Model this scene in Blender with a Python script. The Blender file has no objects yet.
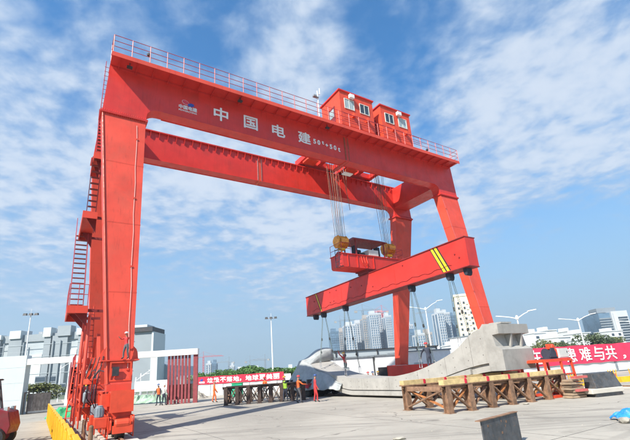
import bpy, bmesh, math, random
from mathutils import Vector, Matrix
random.seed(7)
sc = bpy.context.scene
col = sc.collection

# ------------------------------------------------------------------ camera
EYE = Vector((0, 0, 2.0))
PITCH, ROLL, FPX = 0.293, -0.066, 401.13
CX, CY = 304.5, 250.1
_F = Vector((0, math.cos(PITCH), math.sin(PITCH)))
_R = Vector((1, 0, 0)); _U = _R.cross(_F)
CR = math.cos(ROLL) * _R + math.sin(ROLL) * _U
CU = math.cos(ROLL) * _U - math.sin(ROLL) * _R
cam = bpy.data.cameras.new('camera')
cam_o = bpy.data.objects.new('camera', cam); col.objects.link(cam_o)
M4 = Matrix((CR, CU, -_F)).transposed().to_4x4(); M4.translation = EYE
cam_o.matrix_world = M4
cam.sensor_width = 36; cam.sensor_fit = 'HORIZONTAL'
cam.lens = FPX / 630 * 36
cam.shift_x = (315 - CX) / 630; cam.shift_y = (CY - 220) / 630
cam.clip_start = 0.1; cam.clip_end = 6000
sc.camera = cam_o
sc.render.resolution_x = 1024; sc.render.resolution_y = 715

# ------------------------------------------------------------------ light
LU, LV = 0.97, 0.42                        # sunlight travels along +u, a little +v, and down
PHI = 0.561
U = Vector((math.cos(PHI), math.sin(PHI), 0)); V = Vector((-math.sin(PHI), math.cos(PHI), 0))
SUN_T = (LU * U + LV * V + Vector((0, 0, -1))).normalized()
SUN_EL = math.asin(-SUN_T.z)
SUN_AZ = math.atan2(-SUN_T.x, -SUN_T.y)    # clockwise from +Y
sun = bpy.data.lights.new('sun', 'SUN'); sun.energy = 5.0; sun.angle = math.radians(0.5); sun.color = (1.0, 0.955, 0.88)
sun_o = bpy.data.objects.new('sun', sun); col.objects.link(sun_o)
sun_o.rotation_euler = SUN_T.to_track_quat('-Z', 'Y').to_euler()
sun_o.location = (-40, -40, 60)

wd = bpy.data.worlds.new('World'); sc.world = wd; wd.use_nodes = True
nt = wd.node_tree; nt.nodes.clear()
def N(t, kind, **kw):
    n = t.nodes.new(kind)
    for k, v in kw.items(): setattr(n, k, v)
    return n
out = N(nt, 'ShaderNodeOutputWorld'); bg = N(nt, 'ShaderNodeBackground')
sky = N(nt, 'ShaderNodeTexSky', sky_type='NISHITA', sun_disc=False, sun_elevation=SUN_EL, sun_rotation=SUN_AZ,
        air_density=1.0, dust_density=0.2, ozone_density=2.2, altitude=0)
bg.inputs[1].default_value = 0.105
tc = N(nt, 'ShaderNodeTexCoord'); sep = N(nt, 'ShaderNodeSeparateXYZ'); nt.links.new(tc.outputs['Generated'], sep.inputs[0])
def mth(t, op, a, b=None, c=None, clamp=False):
    n = N(t, 'ShaderNodeMath', operation=op); n.use_clamp = clamp
    for i, x in enumerate((a, b, c)):
        if x is None: continue
        if isinstance(x, (int, float)): n.inputs[i].default_value = x
        else: t.links.new(x, n.inputs[i])
    return n.outputs[0]
def maprange(t, x, a, b, c=0.0, d=1.0, kind='SMOOTHSTEP'):
    n = N(t, 'ShaderNodeMapRange', interpolation_type=kind)
    t.links.new(x, n.inputs[0])
    for i, v in enumerate((a, b, c, d)): n.inputs[i + 1].default_value = v
    return n.outputs[0]
zc = mth(nt, 'ADD', mth(nt, 'MAXIMUM', sep.outputs[2], 0.0), 0.10)
px_ = mth(nt, 'DIVIDE', sep.outputs[0], zc); py_ = mth(nt, 'DIVIDE', sep.outputs[1], zc)
cmb = N(nt, 'ShaderNodeCombineXYZ'); nt.links.new(px_, cmb.inputs[0]); nt.links.new(py_, cmb.inputs[1])
def noise(t, vec, scale, detail, rough=0.5, dist=0.0, w=0.0, lac=2.0):
    n = N(t, 'ShaderNodeTexNoise', noise_dimensions='4D'); t.links.new(vec, n.inputs['Vector'])
    n.inputs['Scale'].default_value = scale; n.inputs['Detail'].default_value = detail
    n.inputs['Roughness'].default_value = rough; n.inputs['Distortion'].default_value = dist; n.inputs['W'].default_value = w
    n.inputs['Lacunarity'].default_value = lac
    return n.outputs['Fac']
big = noise(nt, cmb.outputs[0], 0.9, 3, 0.5, 0.3, 3.0)
wrp = N(nt, 'ShaderNodeVectorMath', operation='ADD'); nt.links.new(cmb.outputs[0], wrp.inputs[0])
wn_ = N(nt, 'ShaderNodeTexNoise'); nt.links.new(cmb.outputs[0], wn_.inputs['Vector']); wn_.inputs['Scale'].default_value = 2.0; wn_.inputs['Detail'].default_value = 3
ws_ = N(nt, 'ShaderNodeVectorMath', operation='SCALE'); nt.links.new(wn_.outputs['Color'], ws_.inputs[0]); ws_.inputs['Scale'].default_value = .16; nt.links.new(ws_.outputs[0], wrp.inputs[1])
mid = noise(nt, wrp.outputs[0], 3.4, 3, 0.5, 0.0, 1.3)
puf = noise(nt, wrp.outputs[0], 10.5, 4, 0.5, 0.0, 7.1)
fib = noise(nt, wrp.outputs[0], 40.0, 4, 0.6, 0.0, 2.1)
# where the cloud sheet thickens and where it opens: directions (x, y, z), angular radius, amount
BANKS = [((-0.528, 0.608, 0.593), 0.1, 0.3), ((-0.46, 0.59, 0.664), 0.16, 0.02), ((-0.336, 0.622, 0.708), 0.1, 0.1), ((-0.166, 0.663, 0.73), 0.16, -0.35), ((-0.518, 0.678, 0.522), 0.1, -0.22), ((-0.004, 0.734, 0.679), 0.14, 0.34), ((0.205, 0.713, 0.67), 0.17, -0.3), ((0.106, 0.788, 0.607), 0.12, 0.25), ((0.38, 0.737, 0.559), 0.24, 0.12), ((0.571, 0.609, 0.551), 0.28, 0.20), ((0.525, 0.766, 0.371), 0.24, 0.24), ((0.615, 0.77, 0.169), 0.22, -0.3), ((0.529, 0.839, 0.129), 0.25, -0.3), ((-0.153, 0.918, 0.365), 0.22, 0.26), ((-0.011, 0.957, 0.29), 0.16, 0.18), ((-0.328, 0.855, 0.403), 0.18, 0.12), ((-0.556, 0.753, 0.352), 0.2, 0.26), ((-0.494, 0.73, 0.472), 0.1, 0.12), ((-0.259, 0.96, 0.109), 0.25, -0.12), ((0.324, 0.886, 0.331), 0.1, 0.18), ((0.193, 0.681, 0.706), 0.1, -0.15), ((-0.136, 0.834, 0.535), 0.12, 0.1), ((-0.246, 0.722, 0.647), 0.1, -0.1)]
base = None
for (dx, dy, dz), rad, amt in BANKS:
    dp = N(nt, 'ShaderNodeVectorMath', operation='DOT_PRODUCT'); nt.links.new(tc.outputs['Generated'], dp.inputs[0]); dp.inputs[1].default_value = Vector((dx, dy, dz)).normalized()
    t_ = maprange(nt, dp.outputs['Value'], math.cos(rad*1.25), 1.0, 0.0, amt*.62)
    base = t_ if base is None else mth(nt, 'ADD', base, t_)
dens = mth(nt, 'ADD', mth(nt, 'MULTIPLY', big, 0.5), mth(nt, 'ADD', mth(nt, 'MULTIPLY', mid, 0.64), mth(nt, 'ADD', mth(nt, 'MULTIPLY', puf, .88), mth(nt, 'MULTIPLY', fib, .12))))
dens = mth(nt, 'ADD', dens, base)
cov = maprange(nt, dens, 0.86, 1.38)
fade = maprange(nt, sep.outputs[2], 0.03, 0.24)
cov = mth(nt, 'MULTIPLY', mth(nt, 'MULTIPLY', cov, fade), 0.90)
mix = N(nt, 'ShaderNodeMix', data_type='RGBA'); nt.links.new(cov, mix.inputs['Factor'])
cc = N(nt, 'ShaderNodeMix', data_type='RGBA'); nt.links.new(maprange(nt, dens, 1.05, 1.5), cc.inputs['Factor'])
cc.inputs['A'].default_value = (2.7, 3.6, 4.9, 1); cc.inputs['B'].default_value = (4.4, 4.9, 5.6, 1)
# deeper, purer blue than the raw sky model gives through this lens
tint = N(nt, 'ShaderNodeMix', data_type='RGBA', blend_type='MULTIPLY'); tint.inputs['Factor'].default_value = 1
nt.links.new(sky.outputs[0], tint.inputs['A']); tint.inputs['B'].default_value = (.33, 1.0, 1.36, 1)
hz = maprange(nt, sep.outputs[2], 0.0, 0.60, 0.97, 0.0)
pal = N(nt, 'ShaderNodeMix', data_type='RGBA'); nt.links.new(hz, pal.inputs['Factor'])
nt.links.new(tint.outputs['Result'], pal.inputs['A']); pal.inputs['B'].default_value = (2.45, 3.45, 4.30, 1)
nt.links.new(pal.outputs['Result'], mix.inputs['A']); nt.links.new(cc.outputs['Result'], mix.inputs['B'])
nt.links.new(mix.outputs['Result'], bg.inputs[0]); nt.links.new(bg.outputs[0], out.inputs[0])

sc.view_settings.view_transform = 'Standard'; sc.view_settings.look = 'None'
sc.view_settings.exposure = 0.70; sc.view_settings.gamma = 1.0
sc.render.engine = 'CYCLES'

# ------------------------------------------------------------------ placing helpers
O = Vector((-9.907, 17.859, 0))            # foot of the crane's near left corner
def ray(x, y): return _F + CR * ((x - CX) / FPX) - CU * ((y - CY) / FPX)
def ground(x, y, z=0.0):
    d = ray(x, y); return EYE + d * ((z - EYE.z) / d.z)
def depth(x, y, Y):
    d = ray(x, y); return EYE + d * (Y / d.y)
def uv(a, b, z=0.0): return O + U * a + V * b + Vector((0, 0, z))

# ------------------------------------------------------------------ mesh helpers
class MB:
    def __init__(s): s.v = []; s.f = []
    def add(s, vs, fs):
        k = len(s.v); s.v += [tuple(x) for x in vs]; s.f += [tuple(i + k for i in f) for f in fs]; return s
    def box(s, x0, x1, y0, y1, z0, z1):
        return s.add([(x0,y0,z0),(x1,y0,z0),(x1,y1,z0),(x0,y1,z0),(x0,y0,z1),(x1,y0,z1),(x1,y1,z1),(x0,y1,z1)],
                     [(0,3,2,1),(4,5,6,7),(0,1,5,4),(1,2,6,5),(2,3,7,6),(3,0,4,7)])
    def hexa(s, lo, hi):       # lo, hi: four points each, same winding (ccw from above)
        return s.add(list(lo) + list(hi), [(3,2,1,0),(4,5,6,7),(0,1,5,4),(1,2,6,5),(2,3,7,6),(3,0,4,7)])
    def bar(s, p0, p1, w, h=None, up=(0,0,1)):
        h = h or w; p0 = Vector(p0); p1 = Vector(p1); d = (p1 - p0).normalized(); a = d.cross(Vector(up))
        if a.length < 1e-3: a = d.cross(Vector((1, 0, 0)))
        a.normalize(); b = a.cross(d); a *= w / 2; b *= h / 2
        return s.add([p0-a-b, p0+a-b, p0+a+b, p0-a+b, p1-a-b, p1+a-b, p1+a+b, p1-a+b],
                     [(0,1,2,3),(7,6,5,4),(4,5,1,0),(5,6,2,1),(6,7,3,2),(7,4,0,3)])
    def tube(s, pts, r, n=6, r2=None, cap=True):
        pts = [Vector(p) for p in pts]; m = len(pts); k = len(s.v); r2 = r if r2 is None else r2
        ref = Vector((0, 0, 1)) if abs((pts[-1]-pts[0]).normalized().z) < .9 else Vector((1, 0, 0))
        for i, p in enumerate(pts):
            d = (pts[min(i+1, m-1)] - pts[max(i-1, 0)]).normalized(); a = d.cross(ref).normalized(); b = d.cross(a)
            rr = r + (r2 - r) * i / max(1, m - 1)
            for j in range(n):
                t = 2*math.pi*j/n; s.v.append(tuple(p + a*math.cos(t)*rr + b*math.sin(t)*rr))
        for i in range(m-1):
            for j in range(n):
                s.f.append((k+i*n+j, k+i*n+(j+1)%n, k+(i+1)*n+(j+1)%n, k+(i+1)*n+j))
        if cap: s.f.append(tuple(k+j for j in range(n))[::-1]); s.f.append(tuple(k+(m-1)*n+j for j in range(n)))
        return s
    def lathe(s, c, prof, axis='z', n=14):      # prof: (radius, height) pairs
        c = Vector(c); k = len(s.v)
        for r, h in prof:
            for j in range(n):
                t = 2*math.pi*j/n; a, b = r*math.cos(t), r*math.sin(t)
                s.v.append(tuple(c + Vector({'z': (a, b, h), 'x': (h, a, b), 'y': (b, h, a)}[axis])))
        for i in range(len(prof)-1):
            for j in range(n): s.f.append((k+i*n+j, k+i*n+(j+1)%n, k+(i+1)*n+(j+1)%n, k+(i+1)*n+j))
        s.f.append(tuple(k+j for j in range(n))[::-1]); s.f.append(tuple(k+(len(prof)-1)*n+j for j in range(n)))
        return s
    def prism(s, poly, a, b, axis='y'):         # poly in the plane across the axis, from a to b
        n = len(poly); m = {'y': lambda p, t: (p[0], t, p[1]), 'x': lambda p, t: (t, p[0], p[1]), 'z': lambda p, t: (p[0], p[1], t)}[axis]
        return s.add([m(p, a) for p in poly] + [m(p, b) for p in poly],
                     [tuple(range(n)), tuple(range(n, 2*n))[::-1]] + [(i, (i+1) % n, n+(i+1) % n, n+i)[::-1] for i in range(n)])
    def build(s, name, mat, parent=None, bevel=0, smooth=False):
        me = bpy.data.meshes.new(name); me.from_pydata(s.v, [], s.f)
        bm = bmesh.new(); bm.from_mesh(me); bmesh.ops.recalc_face_normals(bm, faces=bm.faces); bm.to_mesh(me); bm.free()
        for m in (mat if isinstance(mat, (list, tuple)) else [mat]): me.materials.append(m)
        if smooth:
            me.polygons.foreach_set('use_smooth', [True]*len(me.polygons))
        return link(name, me, parent, bevel)
def link(name, me, parent=None, bevel=0):
    o = bpy.data.objects.new(name, me); col.objects.link(o); o.parent = parent
    if bevel:
        b = o.modifiers.new('bevel', 'BEVEL'); b.width = bevel; b.segments = 1; b.limit_method = 'ANGLE'
    return o
def tag(o, label=None, cat=None, group=None, kind=None):
    for k, v in (('label', label), ('category', cat), ('group', group), ('kind', kind)):
        if v: o[k] = v
    return o
def empty(name, loc=(0, 0, 0), rz=0, label=None, cat=None, group=None):
    o = bpy.data.objects.new(name, None); col.objects.link(o); o.location = loc; o.rotation_euler.z = rz
    o.empty_display_size = .3
    return tag(o, label, cat, group)
def box(name, m, parent, *d, bevel=0): return MB().box(*d).build(name, m, parent, bevel)
def copy_tree(o, loc=None, rz=None, label=None, parent=None, scale=None):
    c = o.copy(); col.objects.link(c); c.parent = parent
    if loc is not None: c.location = loc
    if rz is not None: c.rotation_euler.z = rz
    if scale is not None: c.scale = scale
    if label: c['label'] = label
    for ch in list(o.children): copy_tree(ch, parent=c)
    return c
def text(body, name, mat, parent, origin, xdir, ydir, size, width=None, height=None, bold=0.0, extrude=0.004, align='LEFT'):
    cu = bpy.data.curves.new(name, 'FONT'); cu.body = body; cu.size = 1; cu.extrude = 0.001
    o = bpy.data.objects.new(name, cu); col.objects.link(o)
    dg = bpy.context.evaluated_depsgraph_get(); dg.update()
    me = bpy.data.meshes.new_from_object(o.evaluated_get(dg)); bpy.data.objects.remove(o); bpy.data.curves.remove(cu)
    co = [v.co.copy() for v in me.vertices]; fs = [tuple(p.vertices) for p in me.polygons]
    xs = [v.x for v in co]; ys = [v.y for v in co]; w = max(xs)-min(xs); h = max(ys)-min(ys); x0 = min(xs); y0 = min(ys)
    sx = (width / w) if width else size; sy = (height / h) if height else sx
    X = Vector(xdir).normalized(); Y = Vector(ydir).normalized(); Z = X.cross(Y); og = Vector(origin); mb = MB()
    # thin strokes thickened by a few shifted layers, each a fraction of a millimetre proud of the last
    for k, (dx, dy) in enumerate(((0, 0), (-1, 0), (1, 0), (0, -1), (0, 1), (.7, .7), (-.7, -.7), (.7, -.7), (-.7, .7))[:9 if bold else 1]):
        mb.add([og + X*((v.x-x0)*sx+dx*bold*.9) + Y*((v.y-y0)*sy+dy*bold*.9) + Z*(v.z*extrude/0.001+k*.0006) for v in co], fs)
    me2 = bpy.data.meshes.new(name); me2.from_pydata(mb.v, [], mb.f); me2.materials.append(mat)
    return link(name, me2, parent)
# ------------------------------------------------------------------ materials
def mat(name, base, rough=0.6, metal=0.0, var=0.12, scale=3.0, streak=0.0, dirt=None, dirt_amt=0.0, dirt_scale=1.2, bump=0.0, bump_scale=40, coat=0.0, spec=0.5, world=False, rnd=0.05):
    m = bpy.data.materials.new(name); m.use_nodes = True; t = m.node_tree; b = t.nodes['Principled BSDF']
    b.inputs['Roughness'].default_value = rough; b.inputs['Metallic'].default_value = metal
    b.inputs['Specular IOR Level'].default_value = spec
    if coat: b.inputs['Coat Weight'].default_value = coat
    tcn = N(t, 'ShaderNodeTexCoord'); vec = tcn.outputs['Object']
    if world:
        g = N(t, 'ShaderNodeNewGeometry'); vec = g.outputs['Position']
    n1 = noise(t, vec, scale, 5, 0.6)
    fac = maprange(t, n1, 0.3, 0.7)
    mx = N(t, 'ShaderNodeMix', data_type='RGBA'); t.links.new(fac, mx.inputs['Factor'])
    lo = [max(0, c*(1-var)) for c in base]; hi = [min(1, c*(1+var)) for c in base]
    mx.inputs['A'].default_value = (*lo, 1); mx.inputs['B'].default_value = (*hi, 1)
    c = mx.outputs['Result']
    if streak:
        mp = N(t, 'ShaderNodeMapping'); mp.inputs['Scale'].default_value = (6, 6, .35); t.links.new(vec, mp.inputs[0])
        s = maprange(t, noise(t, mp.outputs[0], 1.6, 4, .65), 0.52, 0.75)
        mz = N(t, 'ShaderNodeMix', data_type='RGBA', blend_type='MULTIPLY'); t.links.new(mth(t, 'MULTIPLY', s, streak), mz.inputs['Factor'])
        t.links.new(c, mz.inputs['A']); mz.inputs['B'].default_value = (.35, .32, .3, 1); c = mz.outputs['Result']
    if dirt:
        s = maprange(t, noise(t, vec, dirt_scale, 6, .7, .4, 4.), 0.5, 0.7)
        mz = N(t, 'ShaderNodeMix', data_type='RGBA'); t.links.new(mth(t, 'MULTIPLY', s, dirt_amt), mz.inputs['Factor'])
        t.links.new(c, mz.inputs['A']); mz.inputs['B'].default_value = (*dirt, 1); c = mz.outputs['Result']
    oi = N(t, 'ShaderNodeObjectInfo'); hv = N(t, 'ShaderNodeHueSaturation'); t.links.new(maprange(t, oi.outputs['Random'], 0, 1, 1-rnd, 1+rnd, 'LINEAR'), hv.inputs['Value']); t.links.new(c, hv.inputs['Color']); c = hv.outputs[0]
    t.links.new(c, b.inputs['Base Color'])
    rr = maprange(t, noise(t, vec, scale*2.3, 4, .6, 0, 2.), .3, .7, max(.05, rough-.1), min(1, rough+.12)); t.links.new(rr, b.inputs['Roughness'])
    if bump:
        bn = N(t, 'ShaderNodeBump'); bn.inputs['Strength'].default_value = bump; bn.inputs['Distance'].default_value = .02
        t.links.new(noise(t, vec, bump_scale, 6, .65), bn.inputs['Height']); t.links.new(bn.outputs[0], b.inputs['Normal'])
    return m
RED = mat('red_crane_paint', (.62, .034, .022), .42, var=.10, scale=.9, streak=.30, dirt=(.30, .05, .035), dirt_amt=.3, dirt_scale=.8, bump=.04, bump_scale=3)
LEGRED = mat('faded_red_leg_paint', (.68, .068, .034), .5, var=.10, scale=.7, streak=.35, dirt=(.42, .08, .045), dirt_amt=.35, dirt_scale=.6, bump=.04, bump_scale=3)
ORANGE = mat('orange_red_paint', (.70, .070, .025), .5, var=.1, streak=.15)
DKRED = mat('dark_red_paint', (.22, .02, .02), .55, var=.2)
WHITE = mat('white_paint', (.78, .78, .76), .5, var=.05, streak=.15)
GALV = mat('galvanised_steel', (.45, .46, .47), .45, .6, var=.15)
GREY = mat('grey_motor_paint', (.22, .25, .27), .5, var=.2)
BLACK = mat('black_rubber', (.02, .02, .022), .7, var=.3)
DKSTEEL = mat('dark_steel', (.05, .052, .055), .55, .3, var=.3, dirt=(.14, .08, .05), dirt_amt=.4)
ROPE = mat('greased_wire_rope', (.10, .13, .12), .6, .3, var=.3, scale=8)
ROPER = mat('rusty_wire_rope', (.30, .16, .10), .7, .1, var=.4, scale=6)
YEL = mat('yellow_paint', (.80, .42, .015), .5, var=.12, dirt=(.45, .26, .06), dirt_amt=.5, streak=.2)
YELB = mat('bright_yellow_paint', (.85, .62, .02), .5, var=.05)
HOOKP = mat('ochre_hook_block_paint', (.78, .32, .035), .5, var=.3, dirt=(.12, .05, .02), dirt_amt=.6, dirt_scale=4)
CONC = mat('pale_precast_concrete', (.37, .352, .315), .85, var=.10, scale=1.2, streak=.25, dirt=(.25, .235, .205), dirt_amt=.6, dirt_scale=1.1, bump=.25, bump_scale=12)
RECESS = CONC
RUST = mat('rusty_brown_steel', (.235, .135, .08), .8, .1, rnd=.22, var=.35, scale=5, dirt=(.30, .14, .06), dirt_amt=.5, dirt_scale=4)
RUSTO = mat('orange_rusted_steel', (.42, .16, .05), .8, .1, var=.35, scale=5)
DKBROWN = mat('dark_brown_steel', (.07, .045, .035), .8, .1, var=.35, scale=5)
TIMBER = mat('yellow_timber', (.60, .44, .20), .75, rnd=.22, var=.2, scale=4, dirt=(.40, .27, .12), dirt_amt=.5, dirt_scale=5)
TARP = mat('grey_green_tarpaulin', (.37, .385, .37), .6, var=.15, scale=2, bump=.5, bump_scale=2.5)
PLATE = mat('grey_steel_plate', (.10, .105, .11), .6, .3, var=.3, scale=3, streak=.5, dirt=(.22, .15, .10), dirt_amt=.6, dirt_scale=5)
BANNER = mat('red_banner_cloth', (.60, .018, .05), .7, var=.08, scale=1.0)
PINKB = mat('faded_crimson_banner_cloth', (.68, .035, .09), .7, var=.08, scale=1.0)
BLUET = mat('blue_tarpaulin', (.02, .22, .62), .5, var=.25, scale=6)
GLASS = mat('dark_window_glass', (.05, .07, .09), .12, var=.3, scale=.3)
GLASSL = mat('pale_window_glass', (.35, .42, .42), .2, var=.3, scale=.8)
HALLG = mat('light_grey_cladding', (.42, .46, .47), .6, var=.05, scale=.2, streak=.1)
HALLD = mat('mid_grey_cladding', (.30, .335, .35), .6, var=.06, scale=.2, streak=.1)
HALLW = mat('off_white_cladding', (.60, .64, .63), .6, var=.04, scale=.2)
SLABW = mat('white_gate_wall_paint', (.50, .56, .555), .7, var=.03, scale=.6, streak=.12)
PALEW = mat('cream_wall_render', (.78, .68, .50), .8, var=.05, scale=.1)
TOWW = mat('pale_tower_render', (.52, .54, .55), .8, var=.06, scale=.05)
TOWG = mat('grey_tower_glass', (.12, .19, .26), .3, var=.25, scale=.1)
TOWB = mat('beige_tower_render', (.42, .38, .34), .8, var=.1, scale=.05)
PLAST = mat('white_plaster', (.70, .70, .68), .8, var=.06, scale=.15)
DARKR = mat('dark_roof', (.10, .10, .11), .8)
BARK = mat('tree_bark', (.10, .075, .05), .9, var=.3, scale=4)
SKIN = mat('skin', (.36, .19, .12), .6, var=.05)
HIVIS = mat('orange_work_cloth', (.75, .14, .03), .8, var=.15)
REDCL = mat('red_work_cloth', (.55, .04, .04), .8, var=.15)
NAVY = mat('dark_navy_cloth', (.035, .04, .06), .85, var=.2)
GREYCL = mat('grey_trousers_cloth', (.10, .10, .105), .85, var=.2)
HELR = mat('red_helmet', (.60, .03, .03), .3); HELY = mat('yellow_helmet', (.75, .42, .02), .3); HELW = mat('white_helmet', (.75, .75, .73), .3); HELB = mat('blue_helmet', (.03, .07, .22), .3)
VESTG = mat('lime_safety_vest', (.40, .65, .06), .7, var=.1)
GREENP = mat('green_netting', (.03, .30, .12), .7, var=.3, scale=2)
CARTON = mat('off_white_sheet_metal', (.62, .62, .56), .6, var=.06, streak=.2)
SOIL = mat('pale_rubble', (.36, .33, .27), .95, var=.3, scale=3)
TYRE = BLACK
def leafmat(name, a, b_):
    m = bpy.data.materials.new(name); m.use_nodes = True; t = m.node_tree; b = t.nodes['Principled BSDF']
    b.inputs['Roughness'].default_value = .7; b.inputs['Specular IOR Level'].default_value = .3
    g = N(t, 'ShaderNodeNewGeometry'); oi = N(t, 'ShaderNodeObjectInfo')
    mx = N(t, 'ShaderNodeMix', data_type='RGBA'); f = mth(t, 'ADD', mth(t, 'MULTIPLY', g.outputs['Random Per Island'], .8), mth(t, 'MULTIPLY', oi.outputs['Random'], .2))
    t.links.new(f, mx.inputs['Factor']); mx.inputs['A'].default_value = (*a, 1); mx.inputs['B'].default_value = (*b_, 1)
    t.links.new(mx.outputs['Result'], b.inputs['Base Color']); return m
LEAF = leafmat('mid_green_leaves', (.06, .13, .03), (.14, .26, .07))
LEAFO = leafmat('olive_leaves', (.09, .11, .03), (.19, .20, .07))
LEAFD = leafmat('dull_green_leaves', (.06, .09, .04), (.13, .16, .08))

# concrete yard: slabs, stains, tyre marks
def yard_mat():
    m = bpy.data.materials.new('concrete_yard'); m.use_nodes = True; t = m.node_tree; b = t.nodes['Principled BSDF']
    g = N(t, 'ShaderNodeNewGeometry'); p = g.outputs['Position']
    def mixc(f, a, bb, bt='MIX'):
        n = N(t, 'ShaderNodeMix', data_type='RGBA', blend_type=bt)
        for s, x in (('Factor', f), ('A', a), ('B', bb)):
            if isinstance(x, tuple): n.inputs[s].default_value = (*x, 1)
            elif isinstance(x, (int, float)): n.inputs[s].default_value = x
            else: t.links.new(x, n.inputs[s])
        return n.outputs['Result']
    c = mixc(maprange(t, noise(t, p, .12, 6, .6), .35, .65), (.31, .285, .24), (.43, .395, .33))
    c = mixc(mth(t, 'MULTIPLY', maprange(t, noise(t, p, .6, 7, .7, .6, 3.), .5, .68), .5), c, (.20, .18, .15))
    c = mixc(mth(t, 'MULTIPLY', maprange(t, noise(t, p, 9, 5, .7), .4, .75), .35), c, (.43, .40, .34))
    # tyre marks running along the yard
    mp = N(t, 'ShaderNodeMapping'); mp.inputs['Rotation'].default_value = (0, 0, math.radians(-25)); mp.inputs['Scale'].default_value = (.06, 1.6, 1)
    t.links.new(p, mp.inputs[0])
    tr = maprange(t, noise(t, mp.outputs[0], 1.3, 5, .6, .2, 5.), .52, .70)
    c = mixc(mth(t, 'MULTIPLY', tr, .42), c, (.17, .158, .14))
    # curved double tyre tracks, oil drips, fine cracks
    for (cx_, cy_, rad_, wdt, amt) in ((-2, -14, 31.0, .16, .38), (-2, -14, 33.1, .16, .34), (30, -20, 36.5, .14, .30), (30, -20, 38.4, .14, .26), (4, 60, 44.0, .18, .25), (4, 60, 46.2, .18, .25)):
        sb_ = N(t, 'ShaderNodeVectorMath', operation='DISTANCE'); ds = N(t, 'ShaderNodeVectorMath', operation='ADD'); nz = N(t, 'ShaderNodeTexNoise'); nz.inputs['Scale'].default_value = .15; t.links.new(p, nz.inputs['Vector'])
        t.links.new(p, ds.inputs[0]); t.links.new(nz.outputs['Color'], ds.inputs[1]); t.links.new(ds.outputs[0], sb_.inputs[0]); sb_.inputs[1].default_value = (cx_, cy_, 0)
        e_ = mth(t, 'ABSOLUTE', mth(t, 'SUBTRACT', sb_.outputs['Value'], rad_)); f_ = maprange(t, e_, wdt*.6, wdt*1.5, 1.0, 0.0)
        c = mixc(mth(t, 'MULTIPLY', mth(t, 'MULTIPLY', f_, amt), maprange(t, noise(t, p, .5, 4, .6, 0, 9.), .35, .6)), c, (.12, .11, .10))
    oil = maprange(t, noise(t, p, 1.1, 2, .4, 0, 12.), .68, .74); c = mixc(mth(t, 'MULTIPLY', oil, .55), c, (.10, .09, .08))
    vo = N(t, 'ShaderNodeTexVoronoi', feature='DISTANCE_TO_EDGE'); vo.inputs['Scale'].default_value = .22; wp_ = N(t, 'ShaderNodeVectorMath', operation='ADD'); n3 = N(t, 'ShaderNodeTexNoise'); n3.inputs['Scale'].default_value = .8; n3.inputs['Detail'].default_value = 6; t.links.new(p, n3.inputs['Vector']); t.links.new(p, wp_.inputs[0]); t.links.new(n3.outputs['Color'], wp_.inputs[1]); t.links.new(wp_.outputs[0], vo.inputs['Vector'])
    ck = mth(t, 'MULTIPLY', maprange(t, vo.outputs['Distance'], .002, .006, 1.0, 0.0), maprange(t, noise(t, p, .25, 2, .5, 0, 15.), .5, .6)); c = mixc(mth(t, 'MULTIPLY', ck, .6), c, (.09, .08, .07))
    t.links.new(c, b.inputs['Base Color']); b.inputs['Roughness'].default_value = .85
    b.inputs['Specular IOR Level'].default_value = .25
    bn = N(t, 'ShaderNodeBump'); bn.inputs['Strength'].default_value = .25; bn.inputs['Distance'].default_value = .015
    t.links.new(noise(t, p, 14, 7, .7), bn.inputs['Height']); t.links.new(bn.outputs[0], b.inputs['Normal'])
    return m
YARD = yard_mat()
JOINT = mat('dark_joint', (.10, .095, .085), .9, var=.2, world=True)
LAND = mat('distant_land', (.12, .14, .09), .9, var=.3, scale=.02, world=True)
RAILC = mat('pale_rail_concrete', (.50, .46, .39), .9, var=.15, scale=.8, world=True, bump=.2)
# ------------------------------------------------------------------ ground
def sheet(name, pts, z, m, kind='structure'):
    me = bpy.data.meshes.new(name); me.from_pydata([(p[0], p[1], z) for p in pts], [], [tuple(range(len(pts)))]); me.materials.append(m)
    return tag(link(name, me), kind=kind)
sheet('distant_ground', [(-1100, -250), (1300, -250), (1300, 1500), (-1100, 1500)], -0.02, LAND)
sheet('concrete_yard', [(-60, -30), (90, -30), (110, 75), (-75, 75)], 0.0, YARD)
jm = MB()
for a, b in ((-24, -14.2), (-24, -19.5)):
    p0, p1 = uv(2, b), uv(50, b); jm.bar((p0.x, p0.y, .0), (p1.x, p1.y, .0), .018, .006)
for k in range(6):
    p0, p1 = uv(4 + k*6.2, -24), uv(4 + k*6.2, -9.6 if k > 1 else 14); jm.bar((p0.x, p0.y, .0), (p1.x, p1.y, .0), .018, .006)
tag(jm.build('slab_joint_lines', JOINT), kind='stuff')

def crane_frame(name, label, cat, group=None): return empty(name, O, PHI, label, cat, group)

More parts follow.
